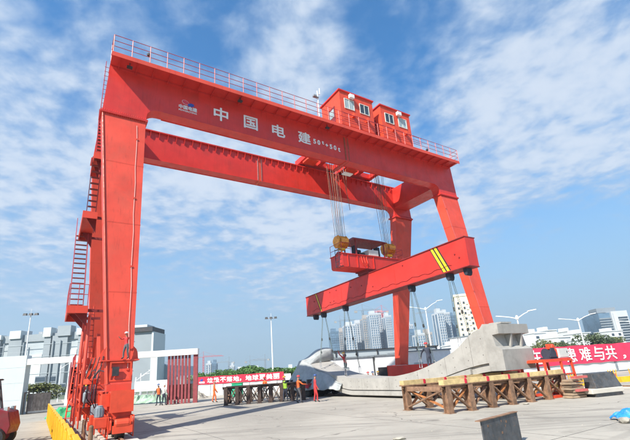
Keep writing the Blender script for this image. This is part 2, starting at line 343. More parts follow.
# ------------------------------------------------------------------ gantry crane (local axes: x = span, y = travel, z = up)
L = 27.67; ZB = 16.54; ZT = 18.71; ZK = 15.62; WG = 0.76; G = 5.48
crane = crane_frame('gantry_crane', 'huge red steel gantry crane straddling the yard with white Chinese characters on its front girder', 'gantry crane')
def girder(y0):
    k = 5; a = []
    for i in range(k+1):
        t = math.pi/2*i/k; a.append((2.0 + .62*(1-math.cos(t)), ZK+.42 + .5*math.sin(t)))
    left = [(0, ZT), (-.19, ZK+.12), (1.97, ZK+.12)] + a
    poly = left + [(L-x, z) for x, z in left[::-1]]
    # concave outline: split in strips so that the faces stay planar and simple
    m = MB(); m.prism(poly, y0, y0+WG)
    return m
front = girder(0).build('front_girder', RED, crane)
rear = girder(G).build('rear_girder', RED, crane)
for par, y0, inner in ((front, 0, 1), (rear, G, -1)):
    box('top_flange', RED, par, -.02, L+.02, y0-.06, y0+WG+.06, ZT, ZT+.05)
    edge = MB().box(2.9, L-2.9, y0-.035, y0, ZB-.03, ZB+.01).box(2.9, L-2.9, y0+WG, y0+WG+.035, ZB-.03, ZB+.01); edge.build('bottom_flange_edge', RED, par)
    rail = MB().box(.3, L-.3, y0+WG/2-.04, y0+WG/2+.04, ZT+.05, ZT+.17); rail.build('trolley_rail', DKSTEEL, par)
# gussets under the rail ledge on the inner side of the rear girder, and the ledge
box('ledge', RED, rear, 2.2, L-2.2, G-.15, G-.001, ZT-.09, ZT-.02)
gm = MB()
prof = [(0, ZT-.09), (-.15, ZT-.09), (-.15, ZT-.22), (-.12, ZT-.42), (-.03, ZT-.52), (0, ZT-.53)]
gm.prism([(G-.001+y, z) for y, z in prof], 0, .025, 'x'); g0 = gm.build('gusset', RED, rear); g0.location.x = 2.55
for i in range(1, 40):
    c = g0.copy(); col.objects.link(c); c.parent = rear; c.location.x = 2.55 + i*.585
# bolted splices
def splice(par, u0, y0, white):
    s = MB().box(u0-.16, u0+.16, y0-.03, y0, ZB+.02, ZT-.25).box(u0-.16, u0+.16, y0, y0+WG, ZB-.03, ZB).build('splice_plate', RED if not white else LEGRED, par)
    b = MB()
    for sx in (-.11, .11):
        for k in range(22): b.lathe((u0+sx, y0-.05, ZB+.1+k*.085), [(.018, -.01), (.018, .025)], 'y', 6)
        for k in range(8): b.lathe((u0+sx, y0+.06+k*.09, ZB-.05), [(.018, -.01), (.018, .025)], 'z', 6)
    tag(b.build('bolts', RUST, s), kind='stuff')
    e = MB().box(u0-.175, u0-.16, y0-.05, y0, ZB, ZT-.25).box(u0+.16, u0+.175, y0-.05, y0, ZB, ZT-.25); e.build('splice_edge', GALV if white else RUST, s)
splice(front, 15.95, 0, False); splice(rear, 11.43, G, True)
splice(front, 15.95, WG+.033, False)
# weld seams and access hatches on the webs
for par, y0 in ((front, 0), (rear, G)):
    for i in range(9):
        x = 2.9+i*2.73
        if abs(x-15.95) > .5 and abs(x-11.43) > .5: MB().box(x, x+.012, y0-.0035, y0-.0005, ZB+.02, ZT-.02).build('weld_seam', RED, par)
# end beams between the girders
for x0, x1 in ((.35, 1.95), (L-1.95, L-.35)):
    e = box('end_beam', RED, crane, x0, x1, WG+.001, G-.001, ZB+.02, ZT-.15)
    box('bottom_flange_edge', RED, e, x0-.05, x1+.05, WG+.04, G-.04, ZB-.03, ZB+.02)

# walkway on the front of the front girder
deck = box('walkway', RED, front, -.02, L+.02, -.98, -.062, ZT-.06, ZT-.01)
box('fascia', LEGRED, deck, -.02, L+.02, -1.0, -.982, ZT-.20, ZT+.06)
bm0 = MB().prism([(-.98, ZT-.061), (-.98, ZT-.11), (-.001, ZT-.26), (-.001, ZT-.061)], 0, .02, 'x').build('bracket', RED, deck)
bm0.location.x = .4
for i in range(1, 32):
    c = bm0.copy(); col.objects.link(c); c.parent = deck; c.location.x = .4 + i*.87
dk2 = box('walkway', RED, rear, 0, L, G+WG+.062, G+WG+.9, ZT-.06, ZT-.01)
def railing(par, y, x0, x1, z, skip=(), n=31, endw=None):
    r = MB()
    for h in (1.1, .74, .38): r.tube([(x0, y, z+h), (x1, y, z+h)], .019, 5)
    if endw:
        for h in (1.1, .74, .38): r.tube([(x0, y, z+h), (x0, y+endw, z+h)], .019, 5); r.tube([(x1, y, z+h), (x1, y+endw, z+h)], .019, 5)
    o = r.build('railing', RAILP, par)
    p = MB().tube([(0, 0, 0), (0, 0, 1.1)], .026, 6).build('railing_post', POSTP, o); p.location = (x0+.02, y, z)
    for i in range(1, n):
        c = p.copy(); col.objects.link(c); c.parent = o; c.location = (x0+.02+(x1-x0-.04)*i/(n-1), y, z)
    if endw:
        for xx in (x0, x1):
            c = p.copy(); col.objects.link(c); c.parent = o; c.location = (xx, y+endw, z)
RAILP = mat('red_railing_paint', (.42, .05, .06), .5); POSTP = mat('sunlit_red_railing_post_paint', (.66, .22, .20), .5)  # posts are red like the rails, paled to paint in the light on them
railing(front, -.97, 0, L, ZT+.05, n=31, endw=.8)
# flood lamps hung under the walkway and on the rail
for x in (.9, 7.3, 13.9):
    f = MB().box(x-.02, x+.02, -.62, -.58, ZT-.30, ZT-.06).box(x-.14, x+.14, -.70, -.52, ZT-.38, ZT-.30).build('flood_lamp', DKSTEEL, deck)
def anemo(x, y, h, cap):
    m = MB().tube([(x, y, ZT), (x, y, ZT+h)], .014, 5).build('signal_rod', GALV, front)
    MB().lathe((x, y, ZT+h), [(.02, 0), (.1, .05), (.12, .14), (.06, .24), (.01, .27)], n=10).build('beacon', cap, m)
anemo(2.0, .5, 1.75, DKSTEEL); anemo(25.6, .5, 1.35, DKSTEEL)
mast = MB().tube([(13.3, -.6, ZT), (13.3, -.6, ZT+2.55)], .05, 8).build('lamp_mast', WHITE, front)
MB().box(13.05, 13.35, -.68, -.52, ZT+1.95, ZT+2.02).box(12.92, 13.16, -.72, -.48, ZT+1.98, ZT+2.1).build('mast_lamp', GREY, mast)
MB().tube([(13.36, -.6, ZT+2.3), (13.5, -.6, ZT+2.35), (13.5, -.6, ZT+2.85)], .03, 6).build('antenna', WHITE, mast)

# lettering on the front girder
for ch, u0, u1, z0, z1 in (('中', 5.83, 6.72, 17.02, 17.92), ('国', 7.80, 8.73, 17.02, 17.90), ('电', 9.80, 10.74, 17.02, 17.88), ('建', 11.80, 12.78, 17.04, 17.90)):
    text(ch, 'character', WHITE, front, (u0, -.012, z0), (1, 0, 0), (0, 0, 1), None, u1-u0, z1-z0, bold=.022)
for ch, u0, w, z0, h in (('5', 13.03, .2, 17.25, .34), ('0', 13.38, .2, 17.25, .34), ('t', 13.76, .15, 17.38, .22), ('+', 14.06, .2, 17.28, .2), ('5', 14.42, .2, 17.18, .34), ('0', 14.78, .2, 17.18, .34), ('t', 15.16, .16, 17.14, .30)):
    text(ch, 'character', WHITE, front, (u0, -.012, z0), (1, 0, 0), (0, 0, 1), None, w, h, bold=.02)
LB = mat('logo_blue', (.03, .07, .35), .4); LR = mat('logo_red', (.62, .05, .08), .4)
def blob(name, m, c, pts): return MB().prism([(c[0]+x, c[1]+z) for x, z in pts], -.010, -.004).build(name, m, front)
el = lambda rx, rz, a, n=14: [(rx*math.cos(t)*math.cos(a)-rz*math.sin(t)*math.sin(a), rx*math.cos(t)*math.sin(a)+rz*math.sin(t)*math.cos(a)) for t in [2*math.pi*i/n for i in range(n)]]
blob('emblem', LB, (4.42, 17.52), el(.20, .12, .25)); o_ = blob('emblem', LR, (4.10, 17.62), el(.20, .13, -.3))
MB().prism([(4.10+x, 17.62+z) for x, z in el(.215, .145, -.3)], -.004, -.001).build('emblem', WHITE, front)
text('中国电建', 'company_name', WHITE, front, (3.72, -.010, 17.13), (1, 0, 0), (0, 0, 1), None, 1.06, .26, bold=.009)
text('POWERCHINA', 'company_name', WHITE, front, (3.72, -.010, 16.97), (1, 0, 0), (0, 0, 1), None, 1.06, .10, bold=.003)

# legs: tapered boxes leaning outwards along the rails
ZF = 2.0
def leg(side, fr):
    X = lambda x: x if not side else L-x
    Y = lambda y: y if fr else G+WG-y
    top = [(-.19, 0), (1.97, 0), (1.97, .76), (-.19, .76)]; bot = [(.78, -2.05), (1.72, -2.05), (1.72, -1.35), (.78, -1.35)]
    lo = [(X(x), Y(y), ZF) for x, y in bot]; hi = [(X(x), Y(y), ZK) for x, y in top]
    lg = MB().hexa(lo, hi).build('leg', LEGRED, crane)
    at_ = lambda i, t: Vector(lo[i]).lerp(Vector(hi[i]), t)
    xs = sorted((X(-.19), X(1.97))); ys = sorted((Y(0), Y(.76)))
    MB().box(xs[0]-.1, xs[1]+.1, ys[0]-.1, ys[1]+.1, ZK, ZK+.05).box(xs[0]-.1, xs[1]+.1, ys[0]-.1, ys[1]+.1, ZK+.06, ZK+.115).build('flange', RED, lg)
    r = MB()
    for i in range(22):
        x = xs[0]+.02+(xs[1]-xs[0]-.04)*i/21
        for zz, s in ((ZK+.115, 1), (ZK, -1)):
            r.add([(x-.01, ys[0]-.09, zz), (x+.01, ys[0]-.09, zz), (x+.01, ys[0]+.0, zz), (x-.01, ys[0]+.0, zz), (x-.01, ys[0]-.001, zz+s*.14), (x+.01, ys[0]-.001, zz+s*.14)], [(0,1,2,3),(0,1,5,4),(0,4,3),(1,2,5),(2,3,4,5)])
    for i in range(8):
        y = ys[0]+.03+(ys[1]-ys[0]-.06)*i/7
        for xx, sg in ((xs[0], -1), (xs[1], 1)):
            r.add([(xx+sg*.09, y-.01, ZK+.115), (xx+sg*.09, y+.01, ZK+.115), (xx, y+.01, ZK+.115), (xx, y-.01, ZK+.115), (xx, y-.01, ZK+.25), (xx, y+.01, ZK+.25)], [(0,1,2,3),(0,1,5,4),(0,4,3),(1,2,5),(2,3,4,5)])
    tag(r.build('flange_ribs', RED, lg), kind='stuff')
    # seams where the leg sections are welded
    sm = MB()
    for t in (.28, .53, .78):
        q = [at_(i, t) for i in range(4)]; c = sum(q, Vector())/4; q = [c+(p-c)*1.012 for p in q]; q2 = [p+Vector((0, 0, .05)) for p in q]
        MB().hexa([tuple(p) for p in q], [tuple(p) for p in q2]).build('seam_band', LEGRED, lg)
    # collar and curved gussets near the foot
    t = .065; q = [at_(i, t) for i in range(4)]; c = sum(q, Vector())/4
    cl = MB(); fx = abs(q[0].x-q[1].x)/2; fy = abs(q[0].y-q[3].y)/2
    cl.box(c.x-fx-.22, c.x+fx+.22, c.y-fy-.16, c.y+fy+.16, c.z, c.z+.05)
    for sx in (-1, 1):
        for yy in (c.y-fy+.02, c.y+fy-.05):
            arc = [(c.x+sx*fx*.97, c.z+.6)] + [(c.x+sx*(fx+.20*math.sin(a)), c.z+.05+.5*math.cos(a)) for a in (.2, .6, 1.0, 1.57)] + [(c.x+sx*fx*.97, c.z+.05)]
            cl.prism(arc, yy, yy+.03)
    if side == 0 and fr: cl.build('foot_collar', LEGRED, lg)
    # pale conduit running down the leg
    yo = -.03 if fr else .03; pts = []
    for i in range(15):
        t = i/14*.93+.04; a = at_(0, t); b = at_(1, t); f = .80 if not side else .02
        p = a.lerp(b, f) if not side else b.lerp(a, .03); pts.append((p.x+.02*math.sin(i*2.1), p.y+yo, p.z))
    if fr:
        MB().tube(pts, .009, 5).build('conduit', CARTON if side == 0 else POSTP, lg)
        cb = MB()
        for i in (0, 5, 9, 13):
            cb.box(pts[i][0]-.05, pts[i][0]+.05, pts[i][1]-.02, pts[i][1]+.03, pts[i][2]-.04, pts[i][2]+.04)
        cb.build('conduit_clip', LEGRED, lg)
    if side == 0 and fr:
        e = [at_(0, i/6) for i in range(7)]; MB().tube([(p.x+.03, p.y-.03, p.z) for p in e], .035, 6).build('cable_pipe', ORANGE, lg)
    return lg
legs = {(s, f): leg(s, f) for s in (0, 1) for f in (1, 0)}

# sills joining each pair of feet, running gear below
def sill(side):
    X = lambda x: x if not side else L-x
    x0, x1 = sorted((X(.88), X(1.64))) if side == 0 else sorted((X(.72), X(1.78)))
    s = box('sill_beam', LEGRED if side == 0 else RED, crane, x0, x1, -3.05, G+WG+3.05, 1.02, 1.72 if side == 0 else 1.98, bevel=.02)
    if side == 0:
        for y in (-2.1, G+WG+1.3): box('leg_saddle', LEGRED, s, .80, 1.70, y, y+.8, 1.721, 1.999)
    for y in (-3.08, G+WG+3.055): box('end_plate', ORANGE, s, x0-.03, x1+.03, y, y+.026, .98, 1.76 if side == 0 else 2.02)
    sg = -1 if side == 0 else 1
    r = MB()
    for y in (-2.6, -.6, 1.2, 3.1, 5.0, 6.8, 8.8): MB().box(x0-.07 if sg < 0 else x1, x0 if sg < 0 else x1+.07, y, y+.03, 1.03, 1.70).build('stiffener', ORANGE, s)
    return s
sills = [sill(0), sill(1)]
def bogie(side, y0, y1):
    X = lambda x: x if not side else L-x
    def bx(m, a, b, *r): a, b = sorted((X(a), X(b))); m.box(a, b, *r); return m
    m = MB(); ym = (y0+y1)/2
    bx(m, .86, 1.64, ym-.35, ym+.35, .80, 1.02)                    # pivot saddle
    m2 = m
    for a, b in ((.86, .92), (1.58, 1.64)):                         # side plates, arched over the wheels
        a, b = sorted((X(a), X(b)))
        m.prism([(y0, .42), (y0, .66), (y0+.25, .84), (y1-.25, .84), (y1, .66), (y1, .42), (y1-.15, .30), (y1-.62, .30), (ym+.2, .46), (ym-.2, .46), (y0+.62, .30), (y0+.15, .30)], a, b, 'x')
    bx(m, .92, 1.58, y0+.35, y1-.35, .66, .80)
    o = m.build('bogie', ORANGE, crane)
    for y in (y0+.38, y1-.38):
        w = MB().lathe((X(1.25), y, .36), [(.24, -.16), (.30, -.15), (.30, -.11), (.26, -.10), (.26, .10), (.30, .11), (.30, .15), (.24, .16)], 'x', 18).build('wheel', DKSTEEL, o)
        f = MB()
        for q in (.80, 1.665):
            a, b = sorted((X(q), X(q+.035))); yy = y
            f = MB().box(a, b, yy-.30, yy-.25, .12, .86).box(a, b, yy+.25, yy+.30, .12, .86).box(a, b, yy-.25, yy+.25, .80, .86).box(a, b, yy-.25, yy+.25, .12, .17); f.build('wheel_guard', ORANGE, o)
    # vertical motor and gearbox on the outer side
    for y in (y0+.36,):
        mt = MB().lathe((X(.52), y, .86), [(.13, 0), (.15, .02), (.15, .34), (.12, .36), (.12, .40), (.07, .42)], 'z', 12).build('drive_motor', GREY, o)
        fin = MB()
        for k in range(12):
            a = 2*math.pi*k/12; fin.bar((X(.52)+.15*math.cos(a), y+.15*math.sin(a), .90), (X(.52)+.15*math.cos(a), y+.15*math.sin(a), 1.18), .012, .03)
        tag(fin.build('cooling_fins', GREY, mt), kind='stuff')
        gb = MB(); bx(gb, .36, .80, y-.2, y+.2, .50, .86); bx(gb, .30, .42, y-.12, y+.12, .30, .62); gb.build('gearbox', ORANGE, o, .02)
    return o
bogies = [bogie(s, a, b) for s in (0, 1) for a, b in ((-3.3, -1.75), (-1.45, .1), (6.15, 7.7), (8.0, 9.55))]
# buffer bracket at the travelling end of the near sill, rail sweeper
MB().box(.95, 1.6, -3.55, -3.3, .30, .55).lathe((1.25, -3.42, .62), [(.14, -.25), (.16, -.2), (.16, .2), (.14, .25)], 'x', 12).build('rail_sweeper', ORANGE, sills[0])

# cable reel, cabinets and struts on the outer side of the near sill
s0 = sills[0]
fr = MB()
fr.tube([(-.12, 2.0, .5), (-.02, 2.2, 3.2), (.04, 2.6, 5.3)], .085, 8, .06)
fr.build('diagonal_strut', LEGRED, s0); fr = MB(); fr.tube([(.14, 1.8, .5), (.20, 2.0, 3.2), (.24, 2.3, 5.35)], .10, 8, .07)
fr.build('diagonal_strut', LEGRED, s0); fr = MB(); fr.tube([(.0, 4.6, 1.1), (.18, 4.9, 3.2), (.3, 5.2, 5.35)], .10, 8, .07)
fr.build('diagonal_strut', LEGRED, s0)
fr = MB(); fr.bar((-.3, 1.5, 1.5), (.75, 1.5, 3.1), .10); fr.bar((-.3, 2.6, 1.5), (.75, 2.6, 3.1), .10); fr.bar((-.2, 5.4, 1.3), (.75, 6.1, 3.5), .12); fr.bar((-.15, .8, 1.25), (-.15, 6.9, 1.25), .12); fr.bar((-.15, .8, 2.0), (-.15, 6.9, 2.0), .05)
for y in (.8, 2.8, 4.8, 6.9): fr.bar((-.15, y, 1.18), (.75, y, 1.18), .12)
fr.build('bracket_frame', ORANGE, s0)
reel = MB().lathe((-.15, 3.2, 2.3), [(.85, -.20), (.88, -.19), (.88, -.16), (.30, -.15), (.30, .15), (.88, .16), (.88, .19), (.85, .20)], 'x', 28).build('cable_reel', DKRED, s0)
MB().lathe((-.15, 3.2, 2.3), [(.62, -.14), (.62, .14)], 'x', 24).build('wound_cable', BLACK, reel)
box('control_cabinet', DKRED, s0, .1, .5, 1.3, 2.0, 1.35, 1.95, bevel=.02)
box('control_cabinet', GREY, s0, -.1, .2, 5.6, 6.1, 1.35, 2.0, bevel=.02)
dr = MB().lathe((.30, -.9, 2.15), [(.30, -.11), (.33, -.09), (.33, .09), (.30, .11)], 'z', 20).build('round_cable_drum', ORANGE, s0)
mc = MB().lathe((.22, -.8, 1.35), [(.13, 0), (.15, .05), (.15, .35), (.11, .4), (.07, .5)], 'z', 14).build('drive_motor', GREY, s0)
box('step_platform', LEGRED, s0, .15, .74, 2.4, 3.6, 3.0, 3.3)
for (xa, ya, za), (xb, yb, zb_) in (((.70, .3, 2.0), (.70, 2.2, 4.4)), ((.70, 5.9, 2.0), (.70, 4.0, 4.4))):
    MB().bar((xa, ya, za), (xb, yb, zb_), .14, .10).build('knee_brace', LEGRED, s0)
cr = MB(); cr.bar((1.25, -1.3, 2.4), (1.25, 1.3, 2.0), .5, .3); cr.bar((1.25, 7.5, 2.4), (1.25, 5.0, 2.0), .5, .3)
for s, y in ((-1, 0), (1, 0)): pass
# hoses hanging between sill and leg
random.seed(3)
for k in range(4):
    y = -1.9+k*.5; pts = [(.62-.1*k, y, 3.1), (.45-.12*k, y-.15, 2.2), (.40-.1*k, y-.2, 1.5), (.5, y, 1.1)]
    MB().tube(pts, .022, 6).build('hose', BLACK, s0)

# recessed access panel, pipes, small boxes and guard rails round the near foot
fp = MB().box(.86, 1.68, -2.06, -2.04, 2.1, 2.16).box(.86, .92, -2.06, -2.04, 2.16, 2.80).box(1.62, 1.68, -2.06, -2.04, 2.16, 2.80).box(.86, 1.68, -2.06, -2.04, 2.80, 2.86); fp.build('panel_frame', ORANGE, s0)
box('junction_box', DKSTEEL, s0, .95, 1.2, -2.14, -2.06, 2.3, 2.65)
box('junction_box', ORANGE, s0, .60, .87, -2.7, -2.2, 1.2, 1.65)
for k in range(5):
    y = -2.3+k*1.15; MB().tube([(-.1-.1*(k % 2), y, .5), (-.1-.1*(k % 2), y, 2.6+.3*(k % 3))], .03, 6).build('rail_stanchion', (ORANGE, DKRED)[k % 2], s0)
for z in (1.5, 2.05, 2.6): MB().tube([(-.12, -2.3, z), (-.12, 2.3, z)], .022, 5).build('guard_bar', ORANGE, s0)
for k in range(6):
    y = -1.2+k*1.4; x = .1+.25*((k*37) % 3); MB().tube([(x, y, 1.15), (x+.1, y+.1, 2.0+.35*(k % 3)), (x+.5, y+.5, 2.6+.3*(k % 2))], .035, 6).build('pipe', (DKSTEEL, LEGRED, GREY)[k % 3], s0)
for k in range(4):
    y = 4.2+k*.7; MB().bar((-.15+.1*k, y, 1.2), (.4, y+.6, 3.4), .08).build('brace', LEGRED, s0)
MB().box(-.15, .7, 4.0, 7.2, 2.55, 2.62).build('service_platform', DKRED, s0)
for y in (4.1, 5.1, 6.1, 7.1): MB().tube([(-.12, y, 2.62), (-.12, y, 3.6)], .022, 5).build('rail_stanchion', RAILP, s0)
for z in (3.1, 3.6): MB().tube([(-.12, 4.1, z), (-.12, 7.1, z)], .02, 5).build('guard_bar', RAILP, s0)
l3 = MB().bar((-.42, 1.9, .1), (-.2, 2.3, 3.2), .05).bar((-.06, 1.9, .1), (.16, 2.3, 3.2), .05).build('ladder', ORANGE, crane)
for k in range(10): MB().tube([(-.42+.022*k, 1.9+.04*k, .35+.3*k), (-.06+.022*k, 1.9+.04*k, .35+.3*k)], .018, 5).build('rung', ORANGE, l3)

# stair tower on the outer side
st = MB()
def landing(name, z, y0, y1, x0=-.78, x1=.10, th=.34):
    o = MB().box(x0, x1, y0, y1, z-.04, z).box(x0, x0+.05, y0, y1, z-th, z-.041).box(x0+.05, x1, y0, y0+.05, z-th, z-.041).box(x0+.05, x1, y1-.05, y1, z-th, z-.041).build(name, LEGRED, crane)
    return o
def lrail(par, z, y0, y1, x0=-.76, x1=.06):
    r = MB()
    for h in (.55, 1.05):
        r.tube([(x1, y0+.02, z+h), (x0, y0+.02, z+h), (x0, y1, z+h)], .018, 5)
    for p in ((x1, y0+.02), (x0, y0+.02), (x0, (y0+y1)/2), (x0, y1), ((x0+x1)/2, y0+.02)): r.tube([(p[0], p[1], z), (p[0], p[1], z+1.05)], .018, 5)
    r.build('hand_rail', RAILP, par)
LD = ((5.72, 1.6, 4.8, -.78), (10.35, .9, 4.9, -.56), (14.2, 1.8, 4.2, -.30))
lands = []
for z, a, b, xa in LD:
    o = landing('stair_landing', z, a, b, x0=xa, th=.36)
    if z < 14: lrail(o, z, a, b, x0=xa+.02) if z < 6 else None
    lands.append(o)
    for yy in (a+.6, b-.7): MB().prism([(.10, z-.05), (.10, z-.9), (xa+.15, z-.05)], yy, yy+.06).build('bracket', DKRED, o)
    for yy in (a+.3, b-.3): MB().bar((.1, yy, z-.2), (.9, yy, z-.2), .12).build('tie_bar', DKRED, o)
def flight(z0, z1, y0, y1, x0=-.66, x1=-.12, n=15, rails=0):
    s = MB()
    for x in (x0-.03, x1+.03): s.bar((x, y0, z0), (x, y1, z1), .035, .17)
    o = s.build('stair_flight', DKRED, crane)
    t = MB().box(x0, x1, -.10, .10, -.015, .015).build('tread', DKRED, o); first = True
    for i in range(n):
        f = (i+.5)/n; p = (0, y0+(y1-y0)*f, z0+(z1-z0)*f)
        if first: t.location = p; first = False
        else:
            c = t.copy(); col.objects.link(c); c.parent = o; c.location = p
    if not rails: return
    h = MB()
    for x in (x0-.03, x1+.03): h.tube([(x, y0, z0+.95), (x, y1, z1+.95)], .018, 5)
    for i in range(4):
        f = i/3
        for x in (x0-.03, x1+.03): h.tube([(x, y0+(y1-y0)*f, z0+(z1-z0)*f), (x, y0+(y1-y0)*f, z0+(z1-z0)*f+.95)], .016, 5)
    h.build('hand_rail', RAILP, o)
flight(5.74, 10.33, 2.4, 4.6, rails=1); flight(10.37, 14.18, 4.3, 2.3, n=13, x0=-.28, x1=0.12); flight(14.22, 18.5, 2.6, 4.2, n=15, x0=-.12, x1=0.22)
# caged ladder rising to the walkway up the outer edge of the near leg
ld = MB()
for x in (-.26, .06): ld.tube([(x, .95, 14.2), (x+.1, .95, 19.6)], .02, 5)
ld2 = MB().tube([(-.22, .95, 0), (.1, .95, 0)], .014, 5)
lo_ = ld.build('ladder', RAILP, crane); rg = ld2.build('rung', RAILP, lo_); rg.location.z = 14.4
for i in range(1, 17):
    c = rg.copy(); col.objects.link(c); c.parent = lo_; c.location.z = 14.4 + .3*i
# ladder on the far near-side leg
l2 = MB()
for x in (.30, .66): l2.bar((x, 4.4, 3.2), (x-.1, 4.6, 6.2), .05)
l2 = l2.build('ladder', ORANGE, crane)
rg = MB().tube([(.30, 4.4, 0), (.66, 4.4, 0)], .018, 5).build('rung', DKRED, l2); rg.location.z = 3.4
for i in range(1, 10):
    c = rg.copy(); col.objects.link(c); c.parent = l2; c.location.z = 3.4+.29*i; c.location.x = -.01*i

# runway: concrete strip and rail under the near legs and the far legs
for k, x in enumerate((1.25, L-1.25)):
    a, b = uv(x, -26 if k == 0 else -12), uv(x, 60)
    m = MB().bar((a.x, a.y, .03), (b.x, b.y, .03), 1.1, .06); tag(m.build('runway_concrete_strip', RAILC), kind='structure')
    m = MB().bar((a.x, a.y, .067), (b.x, b.y, .067), .16, .014).bar((a.x, a.y, .088), (b.x, b.y, .088), .05, .03).bar((a.x, a.y, .113), (b.x, b.y, .113), .075, .02)
    tag(m.build('crane_rail', RUST), kind='structure')
# ------------------------------------------------------------------ trolleys with machinery houses
HY0, HY1 = -.12, 2.3
def window(par, x0, x1, z0, z1, y, pane, ac=None):
    f = MB()
    for a in ((x0-.05, x1+.05, z0-.05, z0), (x0-.05, x1+.05, z1, z1+.05), (x0-.05, x0, z0, z1), (x1, x1+.05, z0, z1), ((x0+x1)/2-.02, (x0+x1)/2+.02, z0, z1)):
        f.box(a[0], a[1], y-.05, y-.001, a[2], a[3])
    w = f.build('window', CARTON, par); MB().box(x0, x1, y-.02, y-.002, z0, z1).build('pane', pane, w)
def trolley(x0, x1, hx0, hx1, label, left_pane, right_pane, acx, slot=0):
    t = crane_frame('crane_trolley', label, 'crane trolley', 'hoist trolleys on top of the gantry crane')
    z = ZT+.17
    m = MB().box(x0, x1, -.05, .8, z+.22, z+.7).box(x0, x1, G-.05, G+.85, z+.22, z+.7)
    for xx in (x0, x1-.4, (x0+x1)/2-.2): m.box(xx, xx+.4, .8, G-.05, z+.25, z+.65)
    c = m.build('chassis', RED, t)
    for y in (WG/2, G+WG/2):
        for xx in (x0+.4, x1-.4): MB().lathe((xx, y, z+.22), [(.2, -.08), (.24, -.07), (.22, -.05), (.22, .05), (.24, .07), (.2, .08)], 'y', 16).build('wheel', DKSTEEL, c)
    d = MB().lathe(((x0+x1)/2, 3.1, z+.95), [(.55, -1.35), (.55, -1.3), (.38, -1.3), (.38, 1.3), (.55, 1.3), (.55, 1.35)], 'x', 20).build('rope_drum', ORANGE, t)
    MB().box((x0+x1)/2-1.7, (x0+x1)/2-1.36, 2.5, 3.7, z+.5, z+1.5).build('gearbox', ORANGE, t, .04)
    MB().lathe(((x0+x1)/2-1.0, 4.3, z+1.0), [(.28, -.5), (.3, -.45), (.3, .45), (.28, .5)], 'x', 14).build('hoist_motor', GREY, t)
    MB().box(x0+.1, x0+1.2, G-1.1, G-.2, z+.0, z+.75).build('brake_housing', ORANGE, t, .03)
    # hollow house: walls, roof, door
    hz0, hz1 = z+.7, 22.55; W_ = .08
    h = MB().box(hx0, hx1, HY0, HY0+W_, hz0, hz1).box(hx0, hx1, HY1-W_, HY1, hz0, hz1).box(hx0, hx0+W_, HY0+W_, HY1-W_, hz0, hz1).box(hx1-W_, hx1, HY0+W_, HY1-W_, hz0, hz1).box(hx0+W_, hx1-W_, HY0+W_, HY1-W_, hz0, hz0+.05).build('machinery_house', ORANGE, t)
    MB().box(hx0-.1, hx1+.1, HY0-.1, HY1+.1, hz1, hz1+.10).build('roof', RED, h)
    w = hx1-hx0
    window(h, hx0+.45, hx0+1.3, 21.12, 21.92, HY0, left_pane); window(h, hx0+1.95, hx0+2.8, 21.12, 21.92, HY0, right_pane)
    ac = MB().box(acx-.22, acx+.22, HY0-.3, HY0-.05, 22.02, 22.36).build('air_conditioner', WHITE, h, .02)
    for xx in (hx0+1.15, hx0+2.55):
        v = MB().box(xx-.12, xx+.12, HY0-.28, HY0, 20.42, 20.68); v.add([(xx-.12, HY0-.28, 20.42), (xx+.12, HY0-.28, 20.42), (xx+.12, HY0-.36, 20.3), (xx-.12, HY0-.36, 20.3)], [(0,1,2,3)]); v.build('vent_hood', ORANGE, h)
    d = MB().box(hx0-.04, hx0-.001, HY0+.7, HY0+1.5, hz0+.1, hz0+2.0).build('door', DKRED, h); MB().box(hx0-.055, hx0-.041, HY0+.82, HY0+1.38, hz0+1.1, hz0+1.8).build('door_window', GLASSL, d)
    r = MB()
    for hh in (.5, 1.0): r.tube([(x1, -.9, z+hh), (x0, -.9, z+hh), (x0, .4, z+hh)], .02, 5)
    r.build('hand_rail', RAILP, t)
    return t
tA = trolley(15.3, 19.1, 15.70, 19.0, 'crane trolley with the left-hand red machinery house, pale curtained left window', GLASSL, GLASS, 16.75)
tB = trolley(19.5, 23.3, 19.85, 23.15, 'crane trolley with the right-hand red machinery house, pale curtained right window', GLASS, GLASSL, 21.75)
HOOKS = ((17.0, 3.1, 11.30), (21.85, 3.1, 11.22))
random.seed(11)
for t, (hx, hy, hz) in zip((tA, tB), HOOKS):
    for k in range(10):
        a = k % 5; s = (k//5)*2-1
        x = hx-.36+a*.18; top = (x-.25+random.uniform(-.12, .12), hy+s*.32, ZT+1.0); bot = (x, hy+s*.16, hz+.35)
        MB().tube([top, bot], .016, 5).build('hoist_rope', ROPER if k % 3 else ROPE, t)
# power cable looping under the left trolley
pts = [(15.7, 2.0, ZT+.4), (16.9, 1.9, 16.5), (17.2, 1.9, 14.3), (17.25, 1.9, 13.6), (17.1, 1.9, 15.0), (17.4, 2.0, ZT+.3)]
MB().tube(pts, .02, 6).build('power_cable', ROPER, tA)
fl = MB().box(16.45, 17.25, 1.1, 1.5, 16.25, 16.33).tube([(16.5, 1.3, 16.33), (16.5, 1.3, 18.8)], .03, 6).build('cable_guide', WHITE, tA)

